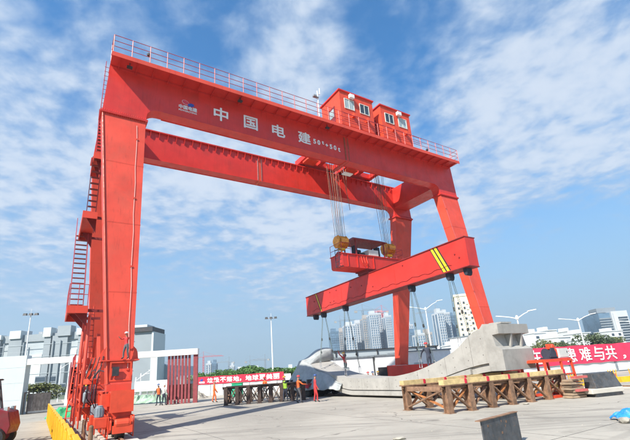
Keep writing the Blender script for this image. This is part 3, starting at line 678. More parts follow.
for i, (hx, hy, hz) in enumerate(HOOKS):
    h = empty('hook_block', uv(hx, hy, hz), PHI, ('ochre hook block with yellow hook above the left end of the crossbeam', 'ochre hook block with yellow hook above the right end of the crossbeam')[i], 'hook block', 'hook blocks hanging from the trolleys'); h.scale = (.9, .9, .9)
    m = MB()
    for x in (-.27, -.09, .09, .27): m.lathe((x, 0, .05), [(.36, -.07), (.54, -.05), (.50, 0), (.54, .05), (.36, .07)], 'x', 18)
    m.build('sheaves', HOOKP, h)
    MB().prism([(-.52, .25), (-.30, .56), (.30, .56), (.52, .25), (.48, -.22), (.24, -.50), (-.24, -.50), (-.48, -.22)], -.44, -.39, 'x').prism([(-.52, .25), (-.30, .56), (.30, .56), (.52, .25), (.48, -.22), (.24, -.50), (-.24, -.50), (-.48, -.22)], .39, .44, 'x').prism([(-.50, .15), (-.42, .34), (-.26, .48), (.26, .48), (.42, .34), (.50, .15), (.36, -.30), (.15, -.46), (-.15, -.46), (-.36, -.30)], -.5, -.441, 'x').box(-.39, .39, -.62, -.56, -.15, .25).build('side_plate', HOOKP, h)
    MB().box(-.3, .3, -.16, .16, -.66, -.46).tube([(0, 0, -.6), (0, 0, -.85), (.16, 0, -1.0), (.14, 0, -1.2), (-.08, 0, -1.26), (-.2, 0, -1.12)], .075, 8).build('hook', YELB, h)

# ------------------------------------------------------------------ crossbeam under the hooks with its generator platform
cb = crane_frame('lifting_crossbeam', 'red crossbeam carrying a canopied generator platform, slung between the two hook blocks', 'lifting beam')
Z0, Z1 = 9.2, 10.2
m = MB().prism([(16.45, Z1), (22.75, Z1), (22.75, Z0+.1), (21.6, Z0), (18.0, Z0), (16.55, Z0+.0), (16.45, Z0+.1)], 2.35, 3.85); beam = m.build('beam', RED, cb)
r = MB()
for x in (16.9, 17.8, 18.7, 19.4): r.box(x, x+.03, 2.28, 2.349, Z0+.05, Z1-.03)
r.box(16.4, 22.8, 2.27, 3.93, Z1, Z1+.04); r.build('flange', RED, beam)
MB().box(18.85, 19.95, 2.5, 3.7, 8.92, Z0).box(18.7, 20.1, 2.4, 3.8, 9.12, Z0-.002).build('neck', DKRED, cb)
for xx in (16.75, 21.75): MB().prism([(xx-.35, Z1+.04), (xx-.12, Z1+.35), (xx+.12, Z1+.35), (xx+.35, Z1+.04)], 3.0, 3.06).prism([(xx-.35, Z1+.04), (xx-.12, Z1+.35), (xx+.12, Z1+.35), (xx+.35, Z1+.04)], 3.16, 3.22).build('lifting_lug', RED, cb)
pl = MB()
for x in (17.85, 20.7):
    for y in (2.4, 3.8): pl.bar((x, y, Z1+.04), (x, y, 11.45), .08)
can = pl.build('canopy_frame', DKRED, cb)
MB().add([(17.6, 2.1, 11.42), (20.9, 2.1, 11.42), (20.9, 4.1, 11.42), (17.6, 4.1, 11.42), (17.9, 2.7, 11.74), (20.6, 2.7, 11.74), (20.6, 3.5, 11.74), (17.9, 3.5, 11.74)], [(0,3,2,1),(4,5,6,7),(0,1,5,4),(1,2,6,5),(2,3,7,6),(3,0,4,7)]).build('canopy', DKRED, can)
MB().box(17.95, 18.25, 2.7, 3.1, Z1+.04, 11.1).build('control_cabinet', NAVY, cb, .02); MB().box(20.2, 20.5, 2.65, 3.1, Z1+.04, 11.15).build('control_cabinet', NAVY, cb, .02)
MB().box(18.35, 18.95, 2.7, 3.3, Z1+.04, 10.55).lathe((18.5, 3.0, 10.7), [(.14, -.3), (.16, .2)], 'x', 10).build('engine', DKSTEEL, cb)
MB().box(19.1, 20.1, 2.4, 3.4, Z1+.10, 10.78).build('generator', CARTON, cb, .03)
r = MB()
for h in (.45, .9): r.tube([(17.3, 2.38, Z1+h), (16.45, 2.38, Z1+h), (16.45, 3.82, Z1+h)], .02, 5)
for p in ((16.45, 2.38), (17.3, 2.38), (16.45, 3.82)): r.tube([(p[0], p[1], Z1), (p[0], p[1], Z1+.9)], .02, 5)
r.build('hand_rail', RAILP, cb); r = MB()
for h in (.45, .9): r.tube([(21.0, 2.38, Z1+h), (22.7, 2.38, Z1+h), (22.7, 3.82, Z1+h)], .02, 5)
for p in ((21.0, 2.38), (22.0, 2.38), (22.7, 2.38), (22.7, 3.82)): r.tube([(p[0], p[1], Z1), (p[0], p[1], Z1+.9)], .02, 5)
r.build('hand_rail', RAILP, cb)
r = MB()
for y in (2.3, 2.75):
    r.tube([(16.1, y, Z0-.05), (16.1, y, Z1+.35)], .022, 5)
for k in range(5): r.tube([(16.1, 2.3, Z0+.05+k*.3), (16.1, 2.75, Z0+.05+k*.3)], .018, 5)
for z in (Z0, Z1+.3): r.tube([(16.1, 2.3, z), (16.46, 2.35, z)], .02, 5); r.tube([(16.1, 2.75, z), (16.46, 2.8, z)], .02, 5)
r.build('end_ladder', NAVY, cb)
for x in (18.2, 18.45, 18.7): MB().tube([(x, 2.32, Z1-.1), (x+.05, 2.24, 9.6), (x+.28, 2.3, 9.35)], .03, 6).build('hose', LEGRED, cb)

# ------------------------------------------------------------------ long lifting beam along the travel direction
lb = crane_frame('lifting_beam', 'long red box lifting beam with yellow and black stripes, hanging above the concrete segment', 'lifting beam')
X0, X1, YN, YF = 18.95, 19.85, -6.25, 11.85
tilt = lambda y: -.018*(y-2.8)
def tb(m, x0, x1, y0, y1, z0, z1):
    a, b = tilt(y0), tilt(y1)
    return m.add([(x0,y0,z0+a),(x1,y0,z0+a),(x1,y1,z0+b),(x0,y1,z0+b),(x0,y0,z1+a),(x1,y0,z1+a),(x1,y1,z1+b),(x0,y1,z1+b)], [(0,3,2,1),(4,5,6,7),(0,1,5,4),(1,2,6,5),(2,3,7,6),(3,0,4,7)])
bo = tb(MB(), X0, X1, YN, YF, 7.12, 8.85).build('box_beam', RED, lb)
m = MB(); tb(m, X0-.06, X1+.06, YN-.02, YF+.02, 8.85, 8.90); tb(m, X0-.04, X1+.04, YN-.01, YF+.01, 7.07, 7.12)
m.build('flange', DKRED, bo)
m = MB()
for y in (-.2, 6.2): tb(m, X0-.012, X0, y, y+.05, 7.13, 8.84)
m.build('weld_seam', RED, bo)
m = MB(); pts = []
for i in range(60):
    y = YN+1.2+i*(YF-YN-2.2)/59; pts.append((X0-.02, y, 7.42+.05*math.sin(i*1.7)+.04*math.sin(i*.7)+tilt(y)))
MB().tube(pts, .012, 5).build('cable', DKRED, bo)
def stripe(y, w, m_, z0=7.16, z1=8.84):
    sh = .75; t = tilt(y)
    MB().add([(X0-.006, y, z0+t), (X0-.006, y+w, z0+t), (X0-.006, y+w+sh, z1+t), (X0-.006, y+sh, z1+t), (X0-.001, y, z0+t), (X0-.001, y+w, z0+t), (X0-.001, y+w+sh, z1+t), (X0-.001, y+sh, z1+t)], [(0,1,2,3),(7,6,5,4),(0,4,5,1),(1,5,6,2),(2,6,7,3),(3,7,4,0)]).build('stripe', m_, bo)
yy = -4.95
for w, m_ in ((.10, BLACK), (.18, YELB), (.10, BLACK), (.18, YELB), (.06, BLACK)): stripe(yy, w, m_); yy += w+.003
yy = 9.2
for w, m_ in ((.08, BLACK), (.16, YEL), (.08, BLACK)): stripe(yy, w, m_); yy += w+.003
m = MB(); random.seed(5)
for i in range(12):
    y = random.uniform(-5.9, 11.4); z = random.uniform(7.5, 8.6); m.lathe((X0, y, z+tilt(y)), [(.045, -.05), (.045, .001)], 'x', 6)
tag(m.build('bolts', DKRED, bo), kind='stuff')
LUG = (11.0, 9.7, 6.4, -1.2, -4.45, -5.75)
for i, y in enumerate(LUG):
    t = tilt(y); MB().box(X0+.2, X1-.2, y-.13, y+.13, 6.78+t, 7.07+t).lathe(((X0+X1)/2, y, 6.76+t), [(.10, -.24), (.12, -.22), (.12, .22), (.10, .24)], 'x', 12).build('shackle_block', NAVY, lb, .02)

# segment top height along the travel direction, used by the slings too
PROF = [(-8.0, 3.68), (-7.15, 3.76), (-6.95, 3.55), (-6.5, 3.42), (-6.0, 3.12), (-5.4, 2.68), (-4.7, 2.36), (-3.8, 2.05), (-2.8, 1.75), (-1.8, 1.53), (-.7, 1.38), (.6, 1.28), (1.9, 1.24)]
FAR = .66                                  # the far end stands lower than the near end
def ztop(y):
    k = 1.0
    if y > 1.9: y = 3.8-y; k = FAR
    for (a, za), (b, zb_) in zip(PROF, PROF[1:]):
        if a <= y <= b: return 1.24+k*(za+(zb_-za)*(y-a)/(b-a)-1.24)
    return 1.24+k*(PROF[0][1]-1.24)
SL = ((9.7, 8.9), (6.4, 5.5), (-1.2, -2.2), (-4.45, -5.3))
for y, yb in SL:
    t = tilt(y); zt = ztop(yb)
    for k, (xa, xb) in enumerate(((X0+.3, 18.15), (X1-.3, 19.95))):
        top = Vector((xa, y, 6.65+t)); bot = Vector((xb, yb+(.0 if k == 0 else .5), ztop(yb+(.0 if k == 0 else .5))+.05))
        sl = MB()
        sl.tube([top+Vector((0, -.05, 0)), bot+Vector((0, -.05, .5))], .017, 5); sl.tube([top+Vector((0, .05, 0)), bot+Vector((0, .05, .5))], .017, 5)
        s = sl.build('sling', ROPE, lb)
        mid = top.lerp(bot, .45)
        MB().lathe(tuple(mid), [(.03, -.12), (.06, -.08), (.06, .08), (.03, .12)], 'z', 8).lathe(tuple(top.lerp(bot, .7)), [(.03, -.1), (.055, -.06), (.055, .06), (.03, .1)], 'z', 8).build('turnbuckle', DKSTEEL, s)
        MB().tube([bot+Vector((0, -.09, .55)), bot+Vector((0, -.10, .1)), bot+Vector((0, .10, .1)), bot+Vector((0, .09, .55)), bot+Vector((0, -.09, .55))], .03, 6).build('shackle', GALV, s)

SEAMC = mat('dark_formwork_mark', (.15, .14, .125), .9)
# ------------------------------------------------------------------ precast segment
seg = crane_frame('concrete_segment', 'pale precast concrete bridge segment, high at both ends, hanging low from the lifting beam', 'concrete segment')
def zbot(y):
    if y > 1.9: y = 3.8-y
    if y < -7.2: return 1.42
    t = min(1, max(0, (y+7.2)/6.4)); t = t*t*(3-2*t)*.6+t*.4
    return 1.42 + (.10-1.42)*t
XA, XB = 17.78, 20.38
def strip(ys, lowf, highf, x0, x1):
    m = MB(); n = len(ys)
    for i, y in enumerate(ys): m.v += [(x0, y, lowf(y)), (x1, y, lowf(y)), (x1, y, highf(y)), (x0, y, highf(y))]
    for i in range(n-1):
        a, b = 4*i, 4*i+4
        for j in range(4): m.f.append((a+j, a+(j+1) % 4, b+(j+1) % 4, b+j))
    m.f.append((0, 3, 2, 1)); k = 4*(n-1); m.f.append((k, k+1, k+2, k+3)); return m
ys = [-7.15, -6.95, -6.7] + [-6.5+i*.5 for i in range(34)] + [10.3, 10.75, 10.95]
ys = [y for y in ys if y <= 10.95]
midl = lambda y: zbot(y)+.62*(ztop(y)-zbot(y)) if abs(y-2.8) < 5 else zbot(y)+ .42
body = strip(ys, lambda y: zbot(y)+.40, ztop, XA, XB).build('segment_body', CONC, seg)
lipy = [y for y in ys if -6.3 <= y <= 10.0]
strip(lipy, lambda y: zbot(y)+.06, lambda y: zbot(y)+.33, XA-.06, XB+.06).build('lower_lip', CONC, seg)
strip(ys, lambda y: zbot(y), lambda y: zbot(y)+.399, XA+.12, XB-.12).build('soffit', CONC, seg)
# end blocks with a notch for the tendon anchors, split by fins
def endblock(sgn):
    f = lambda y: y if sgn < 0 else 3.8-y
    z0, z1 = 1.42, 3.74
    kk = 1 if sgn < 0 else FAR; Q = lambda z: z if sgn < 0 else 1.24+kk*(z-1.24)
    a = [(f(-7.151), z0), (f(-8.0), z0), (f(-8.02), Q(2.42)), (f(-7.72), Q(2.60)), (f(-7.62), Q(3.16)), (f(-8.0), Q(3.20)), (f(-8.0), Q(3.68)), (f(-7.151), Q(3.76))]
    m = MB().prism(a, XA-.02, XB+.02, 'x'); o = m.build('end_block', CONC, seg)
    fin = [(f(-7.98), Q(3.19)), (f(-7.63), Q(3.15)), (f(-7.73), Q(2.61)), (f(-7.85), Q(2.53))]
    for x in (XA+1.02, XA+1.95): MB().prism(fin, x, x+.12, 'x').build('anchor_fin', CONC, seg)
    MB().box(XA+.5, XA+1.4, *sorted((f(-7.9), f(-7.2))), Q(3.72), Q(3.80)).build('cap_pad', CONC, seg)
endblock(-1); endblock(1)
# formwork joints and tie holes on the near flank
for y in (-6.2, -4.4, -2.2, .4, 3.2, 6.2):
    m = MB(); k0 = zbot(y)+.41; k1 = ztop(y)-.03
    if k1 > k0: m.box(XA-.004, XA-.0005, y, y+.015, k0, k1).build('formwork_joint', SEAMC, seg)
first = None
for i in range(14):
    y = -6.9+i*.95; zt__ = ztop(y); zb__ = zbot(y)+.4
    for q in (.25, .72):
        z = zb__+(zt__-zb__)*q
        if zt__-zb__ < .75 and q > .5: continue
        if first is None: first = MB().lathe((0, 0, 0), [(.028, -.006), (.028, .0)], 'x', 8).build('tie_hole', SEAMC, seg); first.location = (XA, y, z)
        else:
            c = first.copy(); col.objects.link(c); c.parent = seg; c.location = (XA, y, z)
# wrapping over the far end
tp = empty('tarpaulin', O, PHI, 'grey tarpaulin draped over the far end of the concrete segment', 'tarpaulin')
random.seed(9)
m = MB(); ny, nx = 60, 40
def sst(a, b, x): t = min(1, max(0, (x-a)/(b-a))); return t*t*(3-2*t)
for i in range(ny):
    y = 5.5+i*(12.9-5.5)/(ny-1); yc = min(y, 11.78); w = sst(9.9, 10.7, y)
    zt_ = ztop(yc)+.07 - max(0, y-11.8)*1.2; zs = (zbot(yc)+(.60+.37*sst(6, 7.5, y))*(ztop(yc)-zbot(yc)))*(1-w)+zt_*w
    out_ = .30+.75*sst(5.5, 9.0, y)
    for j in range(nx):
        q = j/(nx-1)
        if q < .4: t = q/.4; x = XA-.05+(XB-XA+.5)*(1-t)*w; z = (zs if w > .99 else zs*(1-w)+zt_*w)+1.0*w*sst(0, .75, 1-t)*(1-sst(.93, 1, 1-t))*(1-sst(11.6, 12.6, y))
        else: t = (q-.4)/.6; x = XA-.08-out_*t**.85; z = zs*(1-t)+.55*t
        x -= .05*math.sin(y*2.3+q*6)+.022*math.sin(y*5.1+q*14)+.012*math.sin(y*11+q*31); z += (.035*math.sin(y*3.7+q*9)+.015*math.sin(y*9+q*22))*(.3+q)
        m.v.append((x, y, max(.2, z)))
for i in range(ny-1):
    for j in range(nx-1): a = i*nx+j; m.f.append((a, a+1, a+nx+1, a+nx))
to = m.build('cover', TARP, tp, smooth=True); sd = to.modifiers.new('thick', 'SOLIDIFY'); sd.thickness = .03
# ------------------------------------------------------------------ trestles
def trestle(p0, p1, width, nb, h, steel, brace, label, lean=0.0, beams=True, group=None, n_timber=None):
    p0 = Vector(p0); p1 = Vector(p1); d = (p1-p0); ln = d.length; rz = math.atan2(d.y, d.x)
    t = empty('steel_trestle', p0, rz, label, 'trestle', group)
    def hpost(x, y, w=.26):
        m = MB().box(x-w/2, x+w/2, y-.15, y-.125, .02, h).box(x-w/2, x+w/2, y+.125, y+.15, .02, h).box(x-.012, x+.012, y-.125, y+.125, .02, h).box(x-w/2-.05, x+w/2+.05, y-.2, y+.2, 0, .02)
        return m.build('post', steel, t)
    xs = [ln*i/nb for i in range(nb+1)]
    for i, x in enumerate(xs):
        for y in (0, width): hpost(x, y)
        MB().box(x-.08, x+.08, .16, width-.16, h-.22, h-.02).build('cross_beam', steel, t)
    for i in range(nb):
        a, b = xs[i]+.15, xs[i+1]-.15
        for y, m1, m2 in ((0, steel, brace), (width, steel, brace)):
            MB().bar((a, y-.05, h-.18), (b, y-.05, .12), .06, .13, (0, 1, 0)).build('brace', m1, t)
            MB().bar((a, y+.05, .12), (b, y+.05, h-.18), .06, .13, (0, 1, 0)).build('brace', m2 if i % 2 == 0 else steel, t)
    for x in (xs[0], xs[-1]):
        MB().bar((x-.06, .1, h-.15), (x-.06, width-.1, .15), .06, .12, (1, 0, 0)).build('brace', steel, t)
        MB().bar((x+.06, .1, .15), (x+.06, width-.1, h-.15), .06, .12, (1, 0, 0)).build('brace', brace, t)
    for y in (0, width): MB().box(-.25, ln+.25, y-.16, y+.16, h+.001, h+.05).box(-.25, ln+.25, y-.012, y+.012, h-.12, h).build('top_rail', steel, t)
    if beams:
        n = n_timber or nb; k = -.25
        for i in range(n):
            a = -.25+(ln+.5)*i/n+.02; b = -.25+(ln+.5)*(i+1)/n-.02
            for y in (0, width):
                o = MB().box(a, b-.13, y-.16+.02*(i % 2), y+.12, h+.051, h+.245).build('timber', TIMBER, t)
                MB().box(b-.129, b, y-.165, y+.125, h+.051, h+.25).build('painted_end', BANNER, o)
    return t
near = ground(449.6, 413.5); far_r = ground(565, 397)
trestle(near, far_r, 2.5, 6, 1.05, RUST, RUSTO, 'rusty brown trestle topped by yellow timbers with red ends, under the segment', n_timber=6)
a = ground(226, 405.5); b = ground(304, 400.0)
trestle(a, b, 2.0, 7, 1.22, DKBROWN, RUST, 'dark brown X-braced trestle beside the tarpaulin, left of the segment', beams=False)

# low loader and cradle beneath the wrapped end
c = crane_frame('transport_cradle', 'dark multi-wheel cradle with red frame under the tarpaulin-wrapped end', 'cradle')
fb = MB().box(16.6, 21.2, 8.6, 13.6, .82, 1.05).build('frame', DKRED, c)
for x in (16.9, 18.2, 19.5, 20.8):
    for y in (9.1, 10.5, 11.9, 13.2):
        MB().lathe((x, y, .38), [(.25, -.16), (.37, -.13), (.38, 0), (.37, .13), (.25, .16)], 'x', 16).build('wheel', BLACK, c)
for y in (8.8, 10.2, 11.6, 13.0):
    MB().box(16.7, 21.1, y, y+.16, 1.051, 1.36).build('bearer', DKSTEEL, c)
MB().box(16.5, 16.6, 8.55, 8.9, .7, .95).build('tail_lamp', BANNER, c)

# ------------------------------------------------------------------ foreground pieces on the right
g = ground(497, 470)
pz = 6.05
def wp(x, y, z): return ground(x, y, z)
# upright steel plate box
P0 = ground(481, 420.5, .72); P1 = ground(516.5, 411.2, .72); dd = (P1-P0).normalized(); nn = Vector((-dd.y, dd.x, 0))
pb = empty('steel_plate_box', (P0.x, P0.y, 0), math.atan2(dd.y, dd.x), 'grey weld-marked steel plate standing upright in the right foreground', 'steel plate')
w_ = (P1-P0).length
MB().box(0, w_, 0, .03, 0, .70).build('front_plate', PLATE, pb); MB().box(-.09, w_+.01, -.02, .10, .701, .72).build('top_lip', RUST, pb)
MB().prism([(.031, 0), (.45, 0), (.031, .5)], w_*.3, w_*.3+.02, 'x').prism([(.031, 0), (.45, 0), (.031, .5)], w_*.8, w_*.8+.02, 'x').box(-.02, w_+.02, .031, .5, 0.001, .02).build('rear_stiffener', PLATE, pb)
wm = MB(); random.seed(2)
for i in range(7): x = random.uniform(.1, w_-.1); z = random.uniform(.2, .62); wm.box(x, x+random.choice((.015, .06)), -.006, -.0005, z, z+random.choice((.012, .05)))
wm.build('weld_mark', RUST, pb)

# block pallet with dark steel plate, planks and red bricks
q0 = ground(596, 397.5); q1 = ground(628, 394); rz = math.atan2(q1.y-q0.y, q1.x-q0.x)
pal = empty('concrete_base_block', (q0.x, q0.y, 0), rz, 'pale concrete block on a dark skid at the right edge of the yard', 'concrete block')
MB().box(.1, 1.75, 0, 1.1, 0, .14).build('skid', DKSTEEL, pal)
MB().box(-.1, 1.9, .02, 1.15, .141, .36).build('slab', SOIL if False else RAILC, pal, .02)
p2 = empty('dark_steel_box', (q0.x, q0.y, .362), rz, 'dark grey flat-sided steel box leaning on the concrete block', 'steel box')
MB().add([(.30, .1, 0), (1.95, .1, 0), (1.95, .7, 0), (.30, .7, 0), (.28, .2, .68), (1.72, .2, .68), (1.72, .62, .68), (.28, .62, .68)], [(0,3,2,1),(4,5,6,7),(0,1,5,4),(1,2,6,5),(2,3,7,6),(3,0,4,7)]).build('body', PLATE, p2, .01)
random.seed(21)
BR = mat('red_brick_block', (.45, .10, .09), .85, var=.2); PK = mat('grey_brown_plank', (.33, .24, .16), .85, var=.25)
stk = empty('plank_stack', (q0.x-.75*math.cos(rz)-.1, q0.y-.75*math.sin(rz)+.3, 0), rz, 'untidy stack of planks with red blocks left of the dark steel box', 'plank stack')
for i in range(7):
    MB().box(-.1+random.uniform(-.1, .1), .66+random.uniform(-.06, .06), random.uniform(0, .1), .6, .02+i*.12, .11+i*.12).build('plank', PK, stk)
for i, (x, z) in enumerate(((.05, .30), (.35, .30), (.0, .88), (.5, .88))): MB().box(x, x+.28, -.14, .1, z, z+.1).build('block', BR, stk)
pl2 = empty('plank_pile', ground(585, 388.0), rz, 'long weathered beams with red ends lying behind the dark steel box', 'beam pile')
for i in range(3):
    b_ = MB().box(.0, 2.6, i*.3, i*.3+.22, .45, .66).build('beam', PK, pl2); MB().box(2.601, 2.75, i*.3, i*.3+.22, .45, .66).build('painted_end', BR, b_)
MB().box(.2, .4, 0, .9, 0, .449).box(2.1, 2.3, 0, .9, 0, .449).build('support', PK, pl2)
# crumpled blue tarpaulin with a stone
bt = ground(630, 420); tb_ = empty('blue_tarpaulin', (bt.x, bt.y, 0), 0, 'crumpled bright blue tarpaulin on the ground at the right edge', 'tarpaulin'); tb_.scale = (.85, .85, .9)
m = MB(); n = 22; random.seed(4); hgt = {}
for i in range(n):
    for j in range(n):
        x = (i/(n-1)-.5)*.95; y = (j/(n-1)-.5)*.8; r = math.hypot(x/.5, y/.42)
        z = max(.0, .30*(1-r**1.4)) + .06*abs(math.sin(x*11+y*5))+.05*abs(math.sin(y*14-x*6)); m.v.append((x+.05*math.sin(y*18), y+.04*math.sin(x*15), z+.012))
for i in range(n-1):
    for j in range(n-1): a = i*n+j; m.f.append((a, a+n, a+n+1, a+1))
o = m.build('sheet', BLUET, tb_); sd = o.modifiers.new('t', 'SOLIDIFY'); sd.thickness = .008
ic = bmesh.new(); bmesh.ops.create_icosphere(ic, subdivisions=2, radius=.16)
for v in ic.verts: v.co *= 1+random.uniform(-.12, .12); v.co.z *= .6
me = bpy.data.meshes.new('stone'); ic.to_mesh(me); ic.free(); me.materials.append(SOIL)
st_ = link('stone', me); st_.location = ground(625, 423)+Vector((0, 0, .07)); tag(st_, 'pale stone lying in front of the blue tarpaulin', 'stone')
for (x, y, s, lab) in ((526, 404.5, .9, 'small pale chunk of rubble at the foot of the rusty trestle'), (399, 439.5, 1.2, 'pale crumpled scrap on the ground at the bottom middle')):
    o = st_.copy(); col.objects.link(o); o.location = ground(x, y)+Vector((0, 0, .03)); o.scale = (s, s*.6, .4*s); o['label'] = lab; o['category'] = 'rubble'

m = MB(); random.seed(77)
for i in range(260):
    g_ = Vector((random.uniform(-9, 16), random.uniform(7, 24), 0)); r = random.uniform(.008, .03); k = len(m.v)
    m.v += [tuple(g_+Vector(q)*r) for q in ((1, 0, 0), (0, 1, 0), (-1, .2, 0), (0, -1.1, 0), (.1, .1, .8))]; m.f += [(k, k+1, k+4), (k+1, k+2, k+4), (k+2, k+3, k+4), (k+3, k, k+4)]
tag(m.build('grit', SOIL), kind='stuff')
# red steel stand with winch
r0 = ground(558, 397.8); r1 = ground(582, 394.5); d = (r1-r0); rz = math.atan2(d.y, d.x); w = d.length
rs = empty('red_steel_stand', (r0.x, r0.y, 0), rz, 'bright red tubular steel stand with a broad foot beyond the trestle', 'steel stand')
HS = 1.72
for (x0, x1_) in ((-.42, -.42), (w-.1, w-.22), (w*.45, w*.45)):
    for y in (0, 1.3): MB().bar((x0, y, .05), (x1_, y, HS), .09).build('leg', ORANGE, rs)
m = MB()
m.bar((-.47, 0, HS), (w-.15, 0, HS), .10); m.bar((-.47, 1.3, HS), (w-.15, 1.3, HS), .10); m.bar((-.42, 0, HS), (-.42, 1.3, HS), .1); m.bar((w-.22, 0, HS), (w-.22, 1.3, HS), .1)
m.bar((-.45, 0, .07), (w+.1, 0, .07), .12); m.bar((-.45, 1.3, .07), (w+.1, 1.3, .07), .12); m.bar((w-.25, -.1, .07), (w-.25, 1.4, .07), .12); m.bar((-.42, 0, 1.05), (w-.15, 0, 1.05), .07)
m.build('frame', ORANGE, rs)
MB().box(-.4, w-.2, -.02, 1.2, HS+.05, HS+.09).build('platform', ORANGE, rs)
wn = empty('winch', (0, 0, 0), 0, 'dark winch with red gearbox standing on the red stand', 'winch'); wn.location = rs.location + Vector((.62, .3, HS+.09)); wn.rotation_euler.z = rz; wn.scale = (.72, .72, .78)
MB().lathe((-.15, .5, .35), [(.34, -.35), (.34, -.32), (.22, -.31), (.22, .31), (.34, .32), (.34, .35)], 'x', 18).build('drum', NAVY, wn)
MB().box(-.6, .35, .2, .9, 0, .12).prism([(-.5, .12), (.2, .12), (.05, .7), (-.3, .7)], .15, .22).build('base_frame', NAVY, wn)
MB().box(.12, .42, .2, .8, .12, .62).lathe((.2, .5, .75), [(.16, -.25), (.2, -.2), (.2, .2), (.16, .25)], 'y', 12).box(-.1, .15, .35, .65, .62, .95).box(.3, .62, .4, .6, .6, .78).build('gearbox', ORANGE, wn, .02)
cbx = empty('control_box', rs.location + Vector((math.cos(rz)*.98, math.sin(rz)*.98, HS+.09)), rz, 'off-white control box on the red stand beside the winch', 'control box')
MB().box(0, .8, .1, .6, .02, .5).build('cabinet', CARTON, cbx, .015); MB().box(.06, .79, .085, .099, .07, .50).build('door', CARTON, cbx); MB().box(.66, .70, .07, .084, .26, .36).build('handle', DKSTEEL, cbx)

# ------------------------------------------------------------------ people
def person(loc, rz, label, top=HIVIS, legs_=GREYCL, hel=HELR, vest=None, pose=None, scale=1.0, up=0.0, holds=None):
    p = dict(torso=(0, .02), hipz=.92, knL=(.03, .05), knR=(-.02, .05), arL=(.12, .0, .1, .12), arR=(.12, .0, .1, .12), step=.10, head=(0, .04))
    p.update(pose or {})
    J = {}; H = p['hipz']; lean = p['torso'][1]
    J['pel'] = (0, 0, H); J['bel'] = (0, lean*.3, H+.14); J['che'] = (0, lean*.8, H+.34); J['nck'] = (0, lean, H+.53); J['hd0'] = (0, lean+p['head'][1]*.5, H+.62); J['hd1'] = (0, lean+p['head'][1], H+.74)
    for s, n_ in ((-1, 'L'), (1, 'R')):
        st_ = p['step']*s; kx, ky = p['kn'+n_]
        J['hip'+n_] = (.09*s, 0, H-.04); J['kne'+n_] = (.11*s, st_*.6+ky, H*.52); J['ank'+n_] = (.12*s, st_, .09); J['toe'+n_] = (.14*s, st_+.16, .04)
        sh = Vector((.17*s, lean, H+.47)); ox, oy, fx, fy = p['ar'+n_][:4]; uz, fz = (p['ar'+n_][4:]+(-.27, -.24))[:2] if len(p['ar'+n_]) > 4 else (-.27, -.24)
        e = sh+Vector((ox*s*.6, oy, uz)); w_ = e+Vector((fx*s*.4, fy, fz)); J['sho'+n_] = tuple(sh); J['elb'+n_] = tuple(e); J['wri'+n_] = tuple(w_)
        dv = (w_-e).normalized(); J['plm'+n_] = tuple(w_+dv*.07)
        for q in range(4):
            b_ = w_+dv*.085+Vector((0, (q-1.5)*.02, 0)); ln = (.05, .062, .058, .045)[q]; J[f'f{q}a'+n_] = tuple(b_); J[f'f{q}b'+n_] = tuple(b_+dv*ln*.6+Vector((-.008*s, 0, 0))); J[f'f{q}c'+n_] = tuple(b_+dv*ln+Vector((-.02*s, 0, 0)))
        J['tha'+n_] = tuple(w_+dv*.03+Vector((0, .035, 0))); J['thb'+n_] = tuple(w_+dv*.07+Vector((-.01*s, .055, 0)))
    R_ = dict(pel=.125, bel=.12, che=.14, nck=.058, hd0=.075, hd1=.092, hip=.095, kne=.062, ank=.048, toe=.045, sho=.068, elb=.046, wri=.033, plm=.038)
    B = [('pel', 'bel', 0), ('bel', 'che', 0), ('che', 'nck', 0), ('nck', 'hd0', 2), ('hd0', 'hd1', 2)]
    for n_ in 'LR':
        B += [('pel', 'hip'+n_, 1), ('hip'+n_, 'kne'+n_, 1), ('kne'+n_, 'ank'+n_, 1), ('ank'+n_, 'toe'+n_, 3), ('che', 'sho'+n_, 0), ('sho'+n_, 'elb'+n_, 0), ('elb'+n_, 'wri'+n_, 0), ('wri'+n_, 'plm'+n_, 2)]
        for q in range(4): B += [('plm'+n_, f'f{q}a'+n_, 2), (f'f{q}a'+n_, f'f{q}b'+n_, 2), (f'f{q}b'+n_, f'f{q}c'+n_, 2)]
        B += [('wri'+n_, 'tha'+n_, 2), ('tha'+n_, 'thb'+n_, 2)]
    names = list(J); idx = {k: i for i, k in enumerate(names)}
    me = bpy.data.meshes.new('person'); me.from_pydata([J[k] for k in names], [(idx[a], idx[b]) for a, b, _ in B], [])
    o = bpy.data.objects.new('person_tmp', me); col.objects.link(o)
    sk = o.modifiers.new('s', 'SKIN'); sk.use_smooth_shade = True; ss = o.modifiers.new('u', 'SUBSURF'); ss.levels = 1; ss.render_levels = 1
    if not me.skin_vertices: bpy.context.view_layer.update()
    for k, i in idx.items():
        r = R_.get(k[:3], .009 if k[0] == 'f' else .011); sv = me.skin_vertices[0].data[i]; sv.radius = (r, r*(.8 if k in ('che', 'bel', 'pel') else 1)); sv.use_root = (k == 'pel')
    dg = bpy.context.evaluated_depsgraph_get(); dg.update()
    bmz = bpy.data.meshes.new_from_object(o.evaluated_get(dg)); bpy.data.objects.remove(o)
    bmz.materials.clear()
    for m_ in (top, legs_, SKIN, BLACK): bmz.materials.append(m_)
    segs = [(Vector(J[a]), Vector(J[b]), c) for a, b, c in B]
    def near_seg(c):
        best = 9; bc = 0
        for a, b, k in segs:
            ab = b-a; t = max(0, min(1, (c-a).dot(ab)/ab.length_squared)); dd_ = (c-(a+ab*t)).length
            if dd_ < best-1e-4: best = dd_; bc = k
        return bc
    for f in bmz.polygons: f.use_smooth = True; f.material_index = near_seg(f.center)
    root = empty('person', (loc[0], loc[1], loc[2]+up), rz, label, 'person'); root.scale = (scale,)*3
    body = link('body', bmz, root)
    hd = Vector(J['hd1'])
